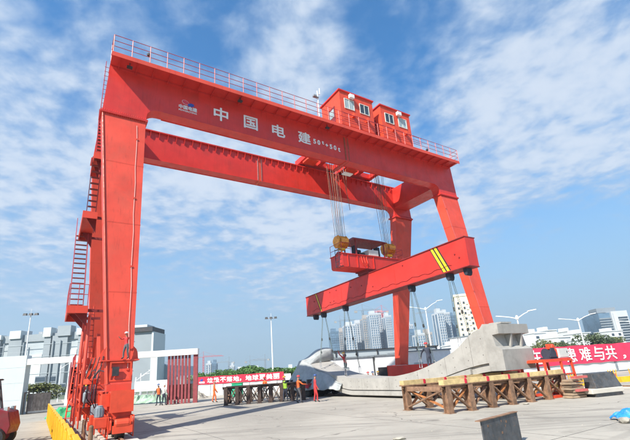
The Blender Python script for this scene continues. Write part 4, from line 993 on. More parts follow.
    MB().lathe(tuple(hd), [(.125, .015), (.118, .05), (.10, .09), (.06, .12), (.01, .13)], n=14).add([tuple(hd+Vector(v)) for v in ((-.08, .10, .02), (.08, .10, .02), (.06, .17, .005), (-.06, .17, .005))], [(0,1,2,3)]).build('helmet', hel, root, smooth=True)
    # face: nose, eyes, ears
    fc = MB().prism([(hd.y+.085, hd.z-.01), (hd.y+.118, hd.z-.045), (hd.y+.085, hd.z-.05)], -.012, .012, 'x'); fc.build('nose', SKIN, root)
    if vest:
        c0, c1 = Vector(J['bel']), Vector(J['nck']); v_ = MB(); ring = []
        for k, (z_, rx, ry) in enumerate(((H-.02, .165, .135), (H+.18, .165, .135), (H+.34, .185, .14), (H+.46, .17, .125), (H+.52, .10, .09))):
            yc = lean*(z_-H)/.53
            for j in range(12): t = 2*math.pi*j/12; v_.v.append((rx*math.cos(t), yc+ry*math.sin(t), z_))
        for k in range(4):
            for j in range(12): v_.f.append((k*12+j, k*12+(j+1) % 12, (k+1)*12+(j+1) % 12, (k+1)*12+j))
        v_.build('safety_vest', vest, root, smooth=True)
    return root
def face_to(loc, tgt): d = Vector(tgt)-Vector(loc); return math.atan2(d.y, d.x)-math.pi/2
cen = uv(19, 3)
g = ground(214, 402.5); person(g, face_to(g, cen)+.5, 'person in an all-orange suit walking just right of the red gate posts', HIVIS, HIVIS, HELR, pose=dict(step=.16, arR=(.2, .1, .1, .15)))
g = ground(299, 403); person(g, face_to(g, cen)+.2, 'person in orange top, dark trousers and red helmet standing by the wrapped segment end', HIVIS, GREYCL, HELR, VESTG if False else None, pose=dict(arR=(.3, .15, .0, .25, -.2, -.02)))
g = ground(316, 402); person(g, face_to(g, cen)-.3, 'person in a red suit with dark blue helmet standing beside the wrapped segment end', REDCL, REDCL, HELB)
g = ground(286, 401.5); person(g, 2.2, 'person in lime safety vest and orange helmet at the end of the dark trestle', NAVY, NAVY, HELY, VESTG, pose=dict(arL=(.4, .2, .0, .2, -.1, .05)))
g = ground(265.5, 398); person(g, 2.6, 'person in orange top behind the middle of the dark trestle', HIVIS, GREYCL, HELR)
g = ground(158.5, 405.5); person(g, 2.9, 'person in dark clothes with an orange vest left of the red gate posts', NAVY, NAVY, HELB, HIVIS, pose=dict(torso=(0, .08)))
g = ground(163.5, 405.5); person(g, -.6, 'person in pale jacket and dark trousers beside the red gate posts', CARTON, NAVY, HELW)
# on the segment: one reaching up to the shackles, one guiding the sling, three heads behind
def on_seg(x, y): return uv(x, y, ztop(y))
person(on_seg(18.5, 5.9), PHI+.3, 'person in red jacket and dark trousers standing on the segment, both arms raised', REDCL, NAVY, HELY, pose=dict(arL=(.3, .15, .1, .05, .22, .22), arR=(.3, .15, .1, .05, .22, .20), torso=(0, .10)))
person(on_seg(19.4, -1.8), PHI-.5, 'person in dark clothes and red helmet bending by the third sling on the segment', NAVY, NAVY, HELR, pose=dict(torso=(0, .22), arL=(.2, .25, .0, .2), arR=(.2, .25, .0, .2)))
for k, (x, t_, h_, lab) in enumerate(((369, NAVY, HELR, 'person in dark clothes and red helmet behind the segment, leftmost of the group of three'), (374, REDCL, HELB, 'person in red jacket behind the segment, middle of the group of three'), (379, NAVY, HELY, 'person in dark clothes behind the segment, rightmost of the group of three'))):
    g = ground(x, 399.0); g = depth(x, 380, 34+k*.4); g = Vector((g.x, g.y, 0)); person(g, .4+k, lab, t_, GREYCL, h_, scale=.93)
lc = uv(1.42, -2.12, 2.94); person(lc, PHI+2.2, 'person in red jacket and white helmet clinging to the foot of the near leg', REDCL, GREYCL, HELW, scale=.62, pose=dict(arL=(.2, .15, .1, .1, -.1, .1), arR=(.2, .15, .1, .1, -.1, .1)))
# ------------------------------------------------------------------ yellow barrier beside the near rail
def ybarrier(x, y0, y1, label):
    o = empty('yellow_barrier', uv(x, y0), PHI+math.pi/2, label, 'barrier', 'yellow barriers beside the near rail'); w = y1-y0-.06
    m = MB().prism([(0, 0), (w, 0), (w, .98), (0, .98)], -.03, .03); m.build('panel', YEL, o, .01)
    m = MB()
    for i in range(3): xx = .08+(w-.16)*i/2; m.box(xx-.03, xx+.03, -.045, -.031, .04, .94).box(xx-.03, xx+.03, .031, .045, .04, .94)
    m.box(0, w, -.05, .05, .981, 1.03); m.build('rib', YEL, o)
    MB().box(w/2-.06, w/2+.06, -.25, .031, 0, .05).build('foot', DKSTEEL, o)
n = 14
words = ['nearest the camera', 'second from the camera', 'third from the camera', 'fourth from the camera', 'fifth from the camera', 'sixth from the camera', 'seventh from the camera', 'eighth from the camera', 'ninth from the camera', 'tenth from the camera', 'fourth from the far end', 'third from the far end', 'second from the far end', 'at the far end']
for i in range(n):
    a = -11.5+i*1.75; x = -.56-.022*(a+11.5)
    ybarrier(x, a, a+1.75, 'yellow barrier panel beside the near crane rail, '+words[i]+' of the row')
for i in range(1): pass
# posts with sagging rope by the rail
for i, b in enumerate((-5.2, -2.2)):
    o = empty('steel_bollard', uv(.12, b), PHI, ('rusty bollard beside the near rail, the one closer to the camera', 'rusty bollard beside the near rail, the one closer to the crane')[i], 'bollard')
    MB().lathe((0, 0, 0), [(.07, 0), (.07, .75), (.05, .8)], n=10).build('post', RUST, o); MB().box(-.13, .13, -.13, .13, 0, .02).build('base_plate', RUST, o)
m = MB()
m.tube([tuple(uv(.12, -5.2+3*t, .62-.9*t*(1-t))) for t in [k/8 for k in range(9)]], .02, 6); tag(m.build('black_hose', BLACK), 'black hose sagging between the two rusty bollards', 'hose')

# ------------------------------------------------------------------ dark red forklift cut by the left edge
fk = ground(-8, 449) - Matrix.Rotation(math.radians(18), 3, 'Z') @ Vector((.15, -.58, 0))
fo = empty('forklift', fk, math.radians(18), 'dark red forklift with overhead guard and steering wheel at the left edge', 'forklift')
MAR = mat('maroon_paint', (.20, .015, .02), .45, var=.15, dirt=(.12, .05, .04), dirt_amt=.5)
MB().prism([(-2.2, .45), (.55, .45), (.62, .75), (.50, 1.25), (.15, 1.36), (-.45, 1.36), (-.6, .95), (-1.5, .95), (-1.6, 1.3), (-2.2, 1.25)], -.55, .55).build('body', MAR, fo, .03)
for x in (.15, -1.7):
    for y in (-.58, .58):
        wv = MB().lathe((x, y, .36), [(.20, -.15), (.33, -.13), (.36, -.05), (.36, .05), (.33, .13), (.20, .15)], 'y', 20).build('wheel', BLACK, fo); MB().lathe((x, y, .36), [(.18, -.155), (.18, .155)], 'y', 14).build('hub', MAR, wv)
gd = MB()
for x, x2 in ((-.05, -.30), (-1.75, -1.65)):
    for y in (-.5, .5): gd.bar((x, y, 1.2), (x2, y, 2.42), .08)
gd.box(-1.75, -.2, -.55, -.48, 2.42, 2.49).box(-1.75, -.2, .48, .55, 2.42, 2.49)
for k in range(6): gd.box(-1.7+k*.3, -1.64+k*.3, -.479, .479, 2.43, 2.47)
gd.build('overhead_guard', DKSTEEL, fo)
sw = []
for k in range(17): t = 2*math.pi*k/16; sw.append((-.30+.09*math.sin(t), .20*math.cos(t), 1.62+.17*math.sin(t)))
MB().tube(sw, .018, 6, cap=False).tube([(-.3, 0, 1.62), (-.1, 0, 1.36)], .022, 6).bar((-.3, -.19, 1.62), (-.3, .19, 1.62), .03).build('steering_wheel', BLACK, fo)
MB().box(-1.35, -.85, -.28, .28, .96, 1.12).prism([(-1.45, 1.1), (-1.3, 1.1), (-1.4, 1.65), (-1.52, 1.65)], -.26, .26).build('seat', BLACK, fo, .03)
MB().box(.30, .42, -.45, -.25, 1.26, 1.42).build('headlight', GLASSL, fo); MB().box(.30, .42, .25, .45, 1.26, 1.42).build('headlight', GLASSL, fo)

# ------------------------------------------------------------------ white gate portal with red posts
w0 = ground(22, 414.5); w1 = ground(196, 402.5); d = (w1-w0); rz = math.atan2(d.y, d.x); ln = d.length
gt = empty('site_gate_portal', (w0.x, w0.y, 0), rz, 'white gate portal with broad left wall, long lintel and a row of red posts', 'gate')
hz = depth(110, 352, (w0.y+w1.y)/2).z; ZL = depth(196, 355, w1.y).z; ZU = ZL+.62
zl = depth(33, 356, w0.y).z
MB().box(-6.5, 0, -.35, .35, 0, ZU+.25).build('wall', SLABW, gt)
MB().box(.001, ln+.15, -.3, .3, ZL+.05, ZU-.05).build('lintel', WHITE, gt)
m = MB()
for z in (1.2, 2.6, 3.9, 5.2): m.box(-6.5, 0, -.362, -.351, z, z+.012)
m.build('panel_joint', HALLG, gt)
u0 = (ground(167.5, 404.5)-Vector((w0.x, w0.y, 0))).dot(d.normalized())
POSTM = mat('red_gate_post_paint', (.26, .05, .055), .55, var=.15, streak=.2)
for i in range(7):
    x = u0+(ln-.45-u0)*i/6.6; MB().box(x-.10, x+.10, -.06, .06, 0, ZL+.049).build('post', POSTM, gt)
MB().box(ln-.25, ln+.12, -.14, .14, 0, ZL+.049).build('end_post', POSTM, gt)
MB().box(u0+.1, ln-.26, .05, .08, .35, 1.6).build('mesh_screen', DKBROWN, gt)
# brown gate leaf under the portal
b0 = ground(27, 414.2); b1 = ground(49, 412.0); d2 = b1-b0
lf = empty('brown_gate', (b0.x, b0.y, 0), math.atan2(d2.y, d2.x), 'low brown sheet gate beyond the white wall, left of the yellow barrier', 'gate')
BRW = mat('brown_sheet', (.13, .11, .10), .7, var=.25)
for i in range(6):
    a = d2.length*i/6; MB().box(a+.01, a+d2.length/6-.01, -.03, .03, .22, 1.65).build('panel', BRW, lf)
m = MB().box(-.1, 0, -.1, .1, 0, 1.9).box(-.4, -.3, -.1, .1, 0, 1.8).box(-.4, 0, -.05, .05, 1.7, 1.8).box(0, d2.length, -.02, .02, .0, .06); m.build('frame', DKSTEEL, lf)
m = MB()
for i in range(26): a = d2.length*i/26; m.box(a, a+.04, -.02, .02, .06, .22)
tag(m.build('lower_bars', GALV, lf), kind='stuff')

# ------------------------------------------------------------------ fences and banners
def run(p0, p1): p0 = Vector((p0.x, p0.y, 0)); p1 = Vector((p1.x, p1.y, 0)); d = p1-p0; return p0, d.length, math.atan2(d.y, d.x)
f0, fl_, fr_ = run(ground(198, 397.3), ground(292, 392.6))
fe = empty('white_hoarding_fence', f0, fr_, 'white panel fence behind the left red banner', 'fence')
top_l = depth(203, 379.5, ground(203, 397).y).z; 
hF = 1.95
npan = 7
for i in range(npan):
    a = fl_*i/npan; MB().box(a+.03, a+fl_/npan-.03, -.03, .03, .12, hF-.05).build('panel', WHITE, fe); MB().box(a-.05, a+.05, -.06, .06, 0, hF).build('post', GREY if i == 3 else GALV, fe)
MB().box(0, fl_, -.12, .12, 0, .12).build('kerb', CONC, fe)
zb0 = depth(203, 388.3, f0.y).z; zb1 = depth(203, 379.6, f0.y).z
bn = empty('red_banner', f0+Vector((0, -.08, 0)), fr_, 'long red banner with white Chinese slogan and comma on the left fence', 'banner')
BZ0, BZ1 = 1.32, 2.12
bl = (ground(284.5, 393)-f0).length
m = MB(); nn_ = 40
for i in range(nn_+1):
    x = bl*i/nn_; y = -.03+.012*math.sin(i*1.3); m.v += [(x, y, BZ0+.015*math.sin(i*.9)), (x, y, BZ1+.015*math.sin(i*.7))]
for i in range(nn_): m.f.append((2*i, 2*i+2, 2*i+3, 2*i+1))
cl_ = m.build('cloth', BANNER, bn); sd = cl_.modifiers.new('t', 'SOLIDIFY'); sd.thickness = .01; sd.offset = 1
msg = '垃圾不落地，地球更美丽'; x = bl*.115; cw = bl*.078
text('一', 'tmp', WHITE, None, (0, 0, 0), (1, 0, 0), (0, 0, 1), 1); bpy.data.objects.remove(bpy.data.objects['tmp'])
for ch in msg:
    if ch == '，': text(ch, 'character', WHITE, bn, (x+.05, -.065, BZ0+.14), (1, 0, 0), (0, 0, 1), None, .14, .22, bold=.02)
    else: text(ch, 'character', WHITE, bn, (x+cw*.06, -.065, BZ0+.15), (1, 0, 0), (0, 0, 1), None, cw*.86, BZ1-BZ0-.30, bold=.025)
    x += cw if ch != '，' else cw*.85
MB().prism([(bl*.05+a_, BZ0+.47+b_) for a_, b_ in el(.2, .12, .3)], -.064, -.06).build('emblem', LB, bn); MB().prism([(bl*.028+a_, BZ0+.50+b_) for a_, b_ in el(.16, .12, -.3)], -.060, -.056).build('emblem', LR, bn)
text('中国电建', 'company_name', WHITE, bn, (bl*.02, -.065, BZ0+.14), (1, 0, 0), (0, 0, 1), None, bl*.065, .16, bold=.03)

# right fence: white panels, grey post, faded red banner
g0, gl_, gr_ = run(ground(524, 379.0), ground(660, 367.8))
fr2 = empty('white_panel_wall', g0, gr_, 'white panelled wall with horizontal grooves behind the right banner', 'fence')
np2 = 3
for i in range(np2):
    a = gl_*i/np2
    for k in range(4): MB().box(a+.14, a+gl_/np2-.14, -.03, .03, .10+k*.42, .10+k*.42+.39).build('panel', WHITE, fr2)
    MB().box(a-.13, a+.13, -.08, .08, 0, 1.95).build('post', GREY, fr2)
b2 = empty('crimson_banner', g0+Vector((0, -.14, 0)), gr_, 'large faded crimson banner with white Chinese slogan at the right edge', 'banner')
C0, C1 = 1.0, 2.75
bl2 = gl_*1.0; m = MB(); nn_ = 60
for i in range(nn_+1):
    x = bl2*i/nn_; y = -.03+.02*math.sin(i*1.1); m.v += [(x, y, C0+.02*math.sin(i*.9)), (x, y, C1+.02*math.sin(i*.6))]
for i in range(nn_): m.f.append((2*i, 2*i+2, 2*i+3, 2*i+1))
cl_ = m.build('cloth', PINKB, b2); sd = cl_.modifiers.new('t', 'SOLIDIFY'); sd.thickness = .01; sd.offset = 1
def bx_at(px_x):            # distance along the wall where a sight line at this column meets it
    d_ = ray(px_x, 355); n_ = Vector((-math.sin(gr_), math.cos(gr_), 0)); t = (g0-EYE).dot(n_)/d_.dot(n_); return (EYE+d_*t-g0).dot(Vector((math.cos(gr_), math.sin(gr_), 0)))
for ch, xa, xb in (('在', 528, 539), ('一', 541, 550), ('患', 564.5, 574.5), ('难', 578.5, 589.5), ('与', 592.5, 602.5), ('共', 604.5, 615), ('，', 621, 624)):
    a, b = bx_at(xa), bx_at(xb)
    if ch == '，': text(ch, 'character', WHITE, b2, (a, -.08, C0+.2), (1, 0, 0), (0, 0, 1), None, b-a, .35, bold=.02)
    elif ch == '一': text(ch, 'character', WHITE, b2, (a, -.08, C0+.6), (1, 0, 0), (0, 0, 1), None, b-a, .12, bold=.02)
    else: text(ch, 'character', WHITE, b2, (a, -.08, C0+.22), (1, 0, 0), (0, 0, 1), None, b-a, C1-C0-.44, bold=.025)
# yellow guard rail in front of the right wall
y0_, yl_, yr_ = run(ground(548, 393.5), ground(640, 386.0))
gr = empty('yellow_guard_rail', y0_, yr_, 'low yellow guard rail with forked posts in front of the right-hand wall', 'guard rail')
for i in range(5):
    a = yl_*i/5; MB().box(a+.02, a+yl_/5-.02, -.06, .06, .28, .58).build('rail', YEL, gr)
for a in (.28*yl_, .72*yl_, .95*yl_):
    m = MB()
    for s in (-.22, -.08, .08, .22): m.bar((a+s, -.1, .6), (a+s*1.15, -.1, 1.0), .03)
    m.box(a-.25, a+.25, -.13, -.07, .0, .62).box(a-.25, a+.25, -.12, -.08, .8, .83); m.build('post', YEL, gr)
MB().box(0, yl_, -.12, .12, 0, .12).build('kerb', RAILC, gr)

# ------------------------------------------------------------------ white site cabins behind the segment
def cabin(p, rz, w, h, label, door=None, d=5.0):
    o = empty('site_cabin', p, rz, label, 'cabin', 'white site cabins behind the segment')
    wl = MB().box(0, w, 0, d, .1, h).build('wall', WHITE, o)
    MB().box(-.12, w+.12, -.12, d+.12, h+.001, h+.14).build('roof', GREY, o)
    for k in range(max(1, int(w/2.4))):
        x = .7+k*2.4
        if x+1 < w and (door is None or abs(x-door) > 1.6):
            f = MB().box(x-.05, x+1.05, -.05, -.001, 1.15, 1.2).box(x-.05, x+1.05, -.05, -.001, 2.1, 2.15).box(x-.05, x, -.05, -.001, 1.2, 2.1).box(x+1, x+1.05, -.05, -.001, 1.2, 2.1).build('window', GALV, wl); MB().box(x, x+1, -.02, -.002, 1.2, 2.1).build('pane', GLASSL, f)
    if door is not None: MB().box(door, door+1.9, -.03, -.002, .1, 1.9).build('dark_doorway_panel', BLACK, wl)  # solid black panel on the wall, painting the shade inside a doorway
    return o
c0 = ground(327, 391.5); rz_c = math.radians(14)
px0 = Vector((2.2, 44.5, 0)); dirc = Vector((math.cos(rz_c), math.sin(rz_c), 0))
cabin(px0, rz_c, 4.6, 3.05, 'white site cabin behind the segment, left one with sling ropes before it', None)
cabin(px0+dirc*4.9, rz_c, 3.6, 3.1, 'white site cabin behind the segment with a doorway painted black for its dark inside', .2)
cabin(px0+dirc*8.8, rz_c, 5.4, 3.35, 'white site cabin behind the segment just left of the dark red crane leg', None)
cabin(Vector((25.0, 62, 0)), math.radians(22), 9.5, 5.6, 'long white two-storey cabin block behind the right-hand sill of the crane', None, 6)
sp = empty('roof_railing_sheds', px0+dirc*.5+Vector((0, 5.5, 0)), rz_c, 'long grey-white shed with dark posts rising behind the cabins', 'shed')
MB().box(0, 14, 0, 4, .1, 4.0).build('wall', HALLG, sp); MB().box(-.1, 14.1, -.15, 4.1, 4.001, 4.14).build('roof', DKSTEEL, sp)
for k in range(6): MB().box(.2+k*2.7, .32+k*2.7, -.14, -.02, 0, 4.0).build('post', DKSTEEL, sp)

# ------------------------------------------------------------------ lamps
def mast_light(px, py, Y, label, heads=3):
    p = depth(px, py, Y); o = empty('floodlight_mast', (p.x, p.y, 0), random.uniform(-.2, .2), label, 'lamp post', 'tall floodlight masts')
    MB().tube([(0, 0, 0), (0, 0, p.z)], .17, 8, .07).tube([(0, 0, p.z), (0, 0, p.z+.9)], .03, 5).build('pole', WHITE, o); a = MB().box(-.95, .95, -.06, .06, p.z-.1, p.z+.02).build('crossbar', GALV, o)
    for k in range(heads):
        x = -.85+1.7*k/(heads-1); MB().add([(x-.27, -.3, p.z-.2), (x+.27, -.3, p.z-.2), (x+.27, .25, p.z-.1), (x-.27, .25, p.z-.1), (x-.22, -.2, p.z+.2), (x+.22, -.2, p.z+.2), (x+.22, .18, p.z+.24), (x-.22, .18, p.z+.24)], [(0,3,2,1),(4,5,6,7),(0,1,5,4),(1,2,6,5),(2,3,7,6),(3,0,4,7)]).build('floodlight', DKSTEEL, o)
mast_light(271, 318, 75, 'tall white floodlight mast right of the left red banner')
mast_light(31, 314.5, 66, 'tall white floodlight mast in front of the grey hall, above the white gate wall', 3)
def street_lamp(px, py, Y, label, arm=3.6, rise=1.5, rz=0.0, h2=True, th=1.0):
    p = depth(px, py, Y); o = empty('street_lamp', (p.x, p.y, 0), rz, label, 'lamp post', 'white street lamps with long arms'); H_ = p.z
    MB().tube([(0, 0, 0), (0, 0, H_)], .16*th, 8, .09*th).lathe((0, 0, H_-.3), [(.12*th, 0), (.22*th, .1), (.22*th, .5), (.1*th, .7)], n=8).build('pole', WHITE, o)
    for s in ((-1, 1) if h2 else (1,)):
        e = (s*arm, 0, H_+rise*(1 if s > 0 else .35)); MB().tube([(0, 0, H_-.1), (s*arm*.5, 0, H_+(e[2]-H_)*.55), e], .09*th, 6, .05*th).build('arm', WHITE, o)
        MB().bar(tuple(Vector(e)-Vector((s*.5, 0, .05))), tuple(Vector(e)+Vector((s*.8*th, 0, .12*th))), .30*th, .12*th).build('lamp_head', WHITE, o)
street_lamp(425.5, 309, 85, 'white double-arm street lamp left of the cream apartment block', 3.0, 1.6)
street_lamp(578, 320, 80, 'white double-arm street lamp over the right-hand banner', 2.9, 1.0)
street_lamp(517, 318, 62, 'white double-arm street lamp rising behind the end block of the segment', 2.3, 1.0)
street_lamp(636, 322, 80, 'white street lamp whose arm enters at the right edge', 2.9, 1.0)
for px, py, lab in ((84.5, 382, 'small white street lamp nearest the crane leg in front of the grey hall'), (77, 391, 'small white street lamp half hidden behind the red struts'), (61, 368, 'small white street lamp above the brown gate'), (141, 376, 'small white street lamp right of the near crane leg'), (136, 380, 'small white street lamp just right of the near crane leg, lower than its neighbour')):
    street_lamp(px, py, 62, lab, 1.6, .8, h2=False, th=.5)

# white vehicle, netting and rubble beyond the barrier
vn = empty('white_van', depth(64, 400, 36)*1.0, 0, 'white van parked beyond the yellow barrier', 'van'); vn.location.z = 0; vn.rotation_euler.z = math.radians(-8)
MB().prism([(0, .45), (4.2, .45), (4.2, 1.15), (3.6, 1.3), (3.0, 2.0), (.1, 2.05), (0, 1.2)], 0, 1.8).build('body', WHITE, vn, .05)
MB().prism([(2.35, 1.25), (3.35, 1.25), (2.9, 1.85), (2.35, 1.85)], -.01, -.002).build('side_window', GLASS, vn); MB().box(.3, 2.2, -.01, -.002, 1.3, 1.82).build('side_window', GLASS, vn)
for x in (.8, 3.4):
    for y in (.05, 1.75): MB().lathe((x, y, .34), [(.2, -.1), (.34, -.09), (.34, .09), (.2, .1)], 'y', 16).build('wheel', BLACK, vn)
ex = empty('yellow_loader', depth(74, 402, 33), 0.3, 'yellow and black loader behind the yellow barrier and the red struts', 'loader'); ex.location.z = 0
MB().box(0, 2.2, 0, 1.4, .7, 1.2).prism([(.1, 1.2), (1.2, 1.2), (1.0, 2.1), (.25, 2.1)], .1, 1.3).build('body', YEL, ex, .04); MB().prism([(.2, 1.3), (1.05, 1.3), (.92, 1.98), (.3, 1.98)], .085, .099).build('cab_window', GLASS, ex)
MB().bar((2.0, .7, 1.0), (3.1, .7, .8), .2).box(3.0, 3.5, .1, 1.3, .2, .8).build('bucket', YEL, ex)
for x in (.3, 1.8):
    for y in (-.1, 1.5): MB().lathe((x, y, .45), [(.25, -.15), (.45, -.13), (.45, .13), (.25, .15)], 'y', 16).build('wheel', BLACK, ex)
random.seed(13)
def heap(name, pts, m_, label, cat, h, seed, cell=.25):
    random.seed(seed); o = MB()
    x0, x1, y0, y1 = pts; nx = int((x1-x0)/cell)+2; ny = int((y1-y0)/cell)+2
    for i in range(nx):
        for j in range(ny):
            fx = i/(nx-1); fy = j/(ny-1); e = min(1, 4*fx*(1-fx)*2)*min(1, 4*fy*(1-fy)*1.5)
            o.v.append((x0+(x1-x0)*fx+random.uniform(-.1, .1), y0+(y1-y0)*fy+random.uniform(-.1, .1), .01+e*h*(.45+.55*random.random())))
    for i in range(nx-1):
        for j in range(ny-1): a = i*ny+j; o.f.append((a, a+ny, a+ny+1, a+1))
    return tag(o.build(name, m_), label, cat)
p = depth(56, 405, 31); heap('green_netting', (p.x+.2, p.x+2.6, 29.5, 31.0), GREENP, 'heap of green netting on the ground beyond the yellow barrier', 'netting', .8, 1)
NET2 = mat('pale_green_netting', (.30, .42, .30), .8, var=.35, scale=1.5)
p = depth(150, 400, 42); heap('rubble_heap', (p.x-3.5, p.x+2.0, 41, 44), NET2, 'low heap of pale netting and rubble left of the red gate posts', 'rubble heap', .8, 2)
p = depth(180, 400, 44); heap('rubble_heap', (p.x-2, p.x+2.5, 43.5, 46), SOIL, 'low heap of rubble seen between the red gate posts', 'rubble heap', .8, 3)
lw = empty('low_white_wall', Vector((depth(134, 395, 50).x, 50, 0)), math.radians(0), 'low white wall on dark posts right of the near crane leg', 'wall')
MB().box(0, 3.9, 0, .2, .95, 2.1).build('board', WHITE, lw)
for k in range(6): MB().box(.05+k*.72, .15+k*.72, .03, .17, 0, .949).build('post', GALV, lw)
g = ground(262, 397); nb = empty('green_bin', (g.x, g.y+2, 0), 0, 'green sheet standing against the white fence behind the dark trestle', 'sheet'); nb.location = ground(237.5, 396.5)
MB().box(-.55, .55, -.3, .3, 0, 1.25).build('body', mat('bright_green_plastic', (.02, .38, .20), .6), nb, .05); MB().box(-.58, .58, -.33, .33, 1.251, 1.33).build('lid', GREENP, nb, .02)

# ------------------------------------------------------------------ trees
def leaves(mb, c, r, n, s, rnd):
    for _ in range(n):
        while True:
            p = Vector((rnd.uniform(-1, 1), rnd.uniform(-1, 1), rnd.uniform(-1, 1)))
            if .25 < p.length < 1: break
        p = Vector(c)+Vector((p.x*r[0], p.y*r[1], p.z*r[2])); a = Vector((rnd.gauss(0, 1), rnd.gauss(0, 1), rnd.gauss(0, .7))).normalized(); b = a.cross(Vector((rnd.gauss(0, 1), rnd.gauss(0, 1), rnd.gauss(0, 1)))).normalized()
        q = s*rnd.uniform(.6, 1.3); a *= q; b *= q*.6
        k = len(mb.v); mb.v += [tuple(p-a), tuple(p+b), tuple(p+a), tuple(p-b)]; mb.f.append((k, k+1, k+2, k+3))
def make_tree(loc, h, w, leafm, seed, label, s=.2, n=2600, group='trees beyond the fence'):
    rnd = random.Random(seed); o = empty('broadleaf_tree', loc, rnd.uniform(0, 6), label, 'tree', group)
    t = MB(); t.tube([(0, 0, 0), (.1, 0, h*.3), (.0, .1, h*.75)], .05*h*.5, 7, .02*h*.4); cr_ = MB(); nb_ = 13
    for i in range(nb_):
        a = rnd.uniform(0, 6.28); rr = w*.5*rnd.uniform(.15, .8); z = h*rnd.uniform(.38, .86); c_ = (rr*math.cos(a), rr*math.sin(a), z)
        t.tube([(0, .0, h*.28+.2*i/nb_*h), (c_[0]*.6, c_[1]*.6, z*.8), c_], .018*h*.5, 5, .01)
        r_ = w*rnd.uniform(.15, .27); leaves(cr_, c_, (r_, r_, r_*.75), n//nb_, s, rnd)
    t.build('trunk', BARK, o); cr_.build('crown', leafm, o); return o
protos = [make_tree((0, 0, -500), 6.0, 5.5, LEAF, 31+k, 'x') for k in range(3)]
def put_tree(k, px, Y, h, w, label, leafm=None, seed=0, top=None):
    p = depth(px, 380, Y); o = copy_tree(protos[k % 3], (p.x, p.y, 0), seed, label, scale=(w/5.5, w/5.5, h/6.0))
    if leafm:
        for ch in o.children:
            if ch.name.startswith('crown'):
                ch.data = ch.data.copy(); ch.data.materials[0] = leafm
    return o
ordn = ['leftmost', 'second from the left', 'third from the left', 'fourth from the left', 'fifth from the left', 'sixth from the left', 'seventh from the left', 'eighth from the left', 'ninth from the left', 'rightmost']
for i, (px, py) in enumerate(((205, 377), (216, 374), (227, 370), (238, 371), (248, 367), (258, 368), (268, 370), (279, 368.5), (290, 370), (299, 371))):
    Y = 70+(i*7 % 5)*2; ztop_ = depth(px, py-1.0, Y).z
    put_tree(i, px, Y, max(3.0, ztop_*1.07), 5.2, f'green tree behind the left banner, {ordn[i]} of the row', None, i*1.3)
p = depth(39, 383, 50); put_tree(1, 39, 50, p.z*1.05, 5.5, 'olive green tree behind the brown gate at the left', LEAFO, 2.0)
for i, (px, py, w, lm, lab) in enumerate(((556, 339, 5.5, LEAFO, 'olive tree above the right banner between the low white houses'), (569, 341, 4.5, LEAFD, 'small dull green tree above the right banner, left of the round bushy one'), (603, 332, 8.5, LEAFD, 'large round tree above the right banner below the office tower'), (618, 338, 5, LEAFD, 'dull green tree at the foot of the office tower'), (629, 336, 5, LEAFO, 'olive tree at the right edge above the banner'), (541, 345, 4, LEAFO, 'small olive tree just right of the segment end block'), (585, 342, 5, LEAFD, 'dark green tree left of the large round one above the banner'))):
    Y = 95+i*3; put_tree(i, px, Y, depth(px, py, Y).z*1.05, w, lab, lm, i*.9)
for pr in protos:
    for ch in list(pr.children): bpy.data.objects.remove(ch)
    bpy.data.objects.remove(pr)

# ------------------------------------------------------------------ large grey hall on the left
hy = 118.0
def hx(px, py=335): return depth(px, py, hy).x
hall = empty('industrial_hall', (0, hy, 0), 0, 'large grey and white clad industrial hall filling the left horizon', 'hall')
ztopL = depth(60, 333, hy).z; ztopR = depth(150, 331.5, hy).z
MB().box(hx(-60), hx(134.5), 0, 8.9, 0, ztopL-.6).build('wall', HALLG, hall)
MB().box(hx(-60), hx(134.4), -.4, 0, ztopL-2.0, ztopL+.05).build('parapet', HALLD, hall)
for i, (a, b, m_, dz, py0) in enumerate(((-14, -2, HALLG, 0, 0), (1, 4, HALLD, 0, 0), (12.5, 25, HALLD, 1.6, 0), (30, 33.5, HALLW, -3.0, 0), (35.5, 46.5, HALLW, -2.8, 0), (47, 53.5, HALLD, 1.8, 0), (55, 70, HALLD, 1.2, 0), (74, 80, HALLW, -2, 0), (80.5, 92, HALLD, 1.4, 0), (100, 112, HALLD, 1, 0), (116, 128, HALLG, 1, 0))):
    p_ = MB().box(hx(a), hx(b), -1.0, -.001 if dz < 0 else 1.0, 0, ztopL-3.0+(dz if dz < 0 else 2.2)).build('pilaster_panel', m_, hall)
for i, (a, b, t_) in enumerate(((-6, 5, 2.2), (13, 24, 3.8), (46, 53.5, 4.4), (60, 73, 4.8), (79, 90, 3.2), (102, 112, 3.2))):
    MB().box(hx(a), hx(b), -1.4, 1.2, ztopL-1.0, ztopL-1.0+t_*.60).build('roof_box', HALLW if i in (0, 1, 2, 4) else HALLD, hall)
for px in (9, 28, 57, 64, 88, 96, 106): MB().tube([(hx(px), -1.3, 0), (hx(px), -1.3, ztopL-2.2)], .18, 6).build('downpipe', HALLD, hall)
for z in (.35, .62, .82): MB().box(hx(-60), hx(134), -1.1, -1.01, ztopL*z, ztopL*z+.12).build('cladding_rail', HALLG, hall)
for k in range(9): x_ = hx(6+k*14); MB().box(x_, x_+1.2, 2, 3.5, ztopL-.6, ztopL+1.0+.5*(k % 2)).build('roof_vent', GALV, hall)
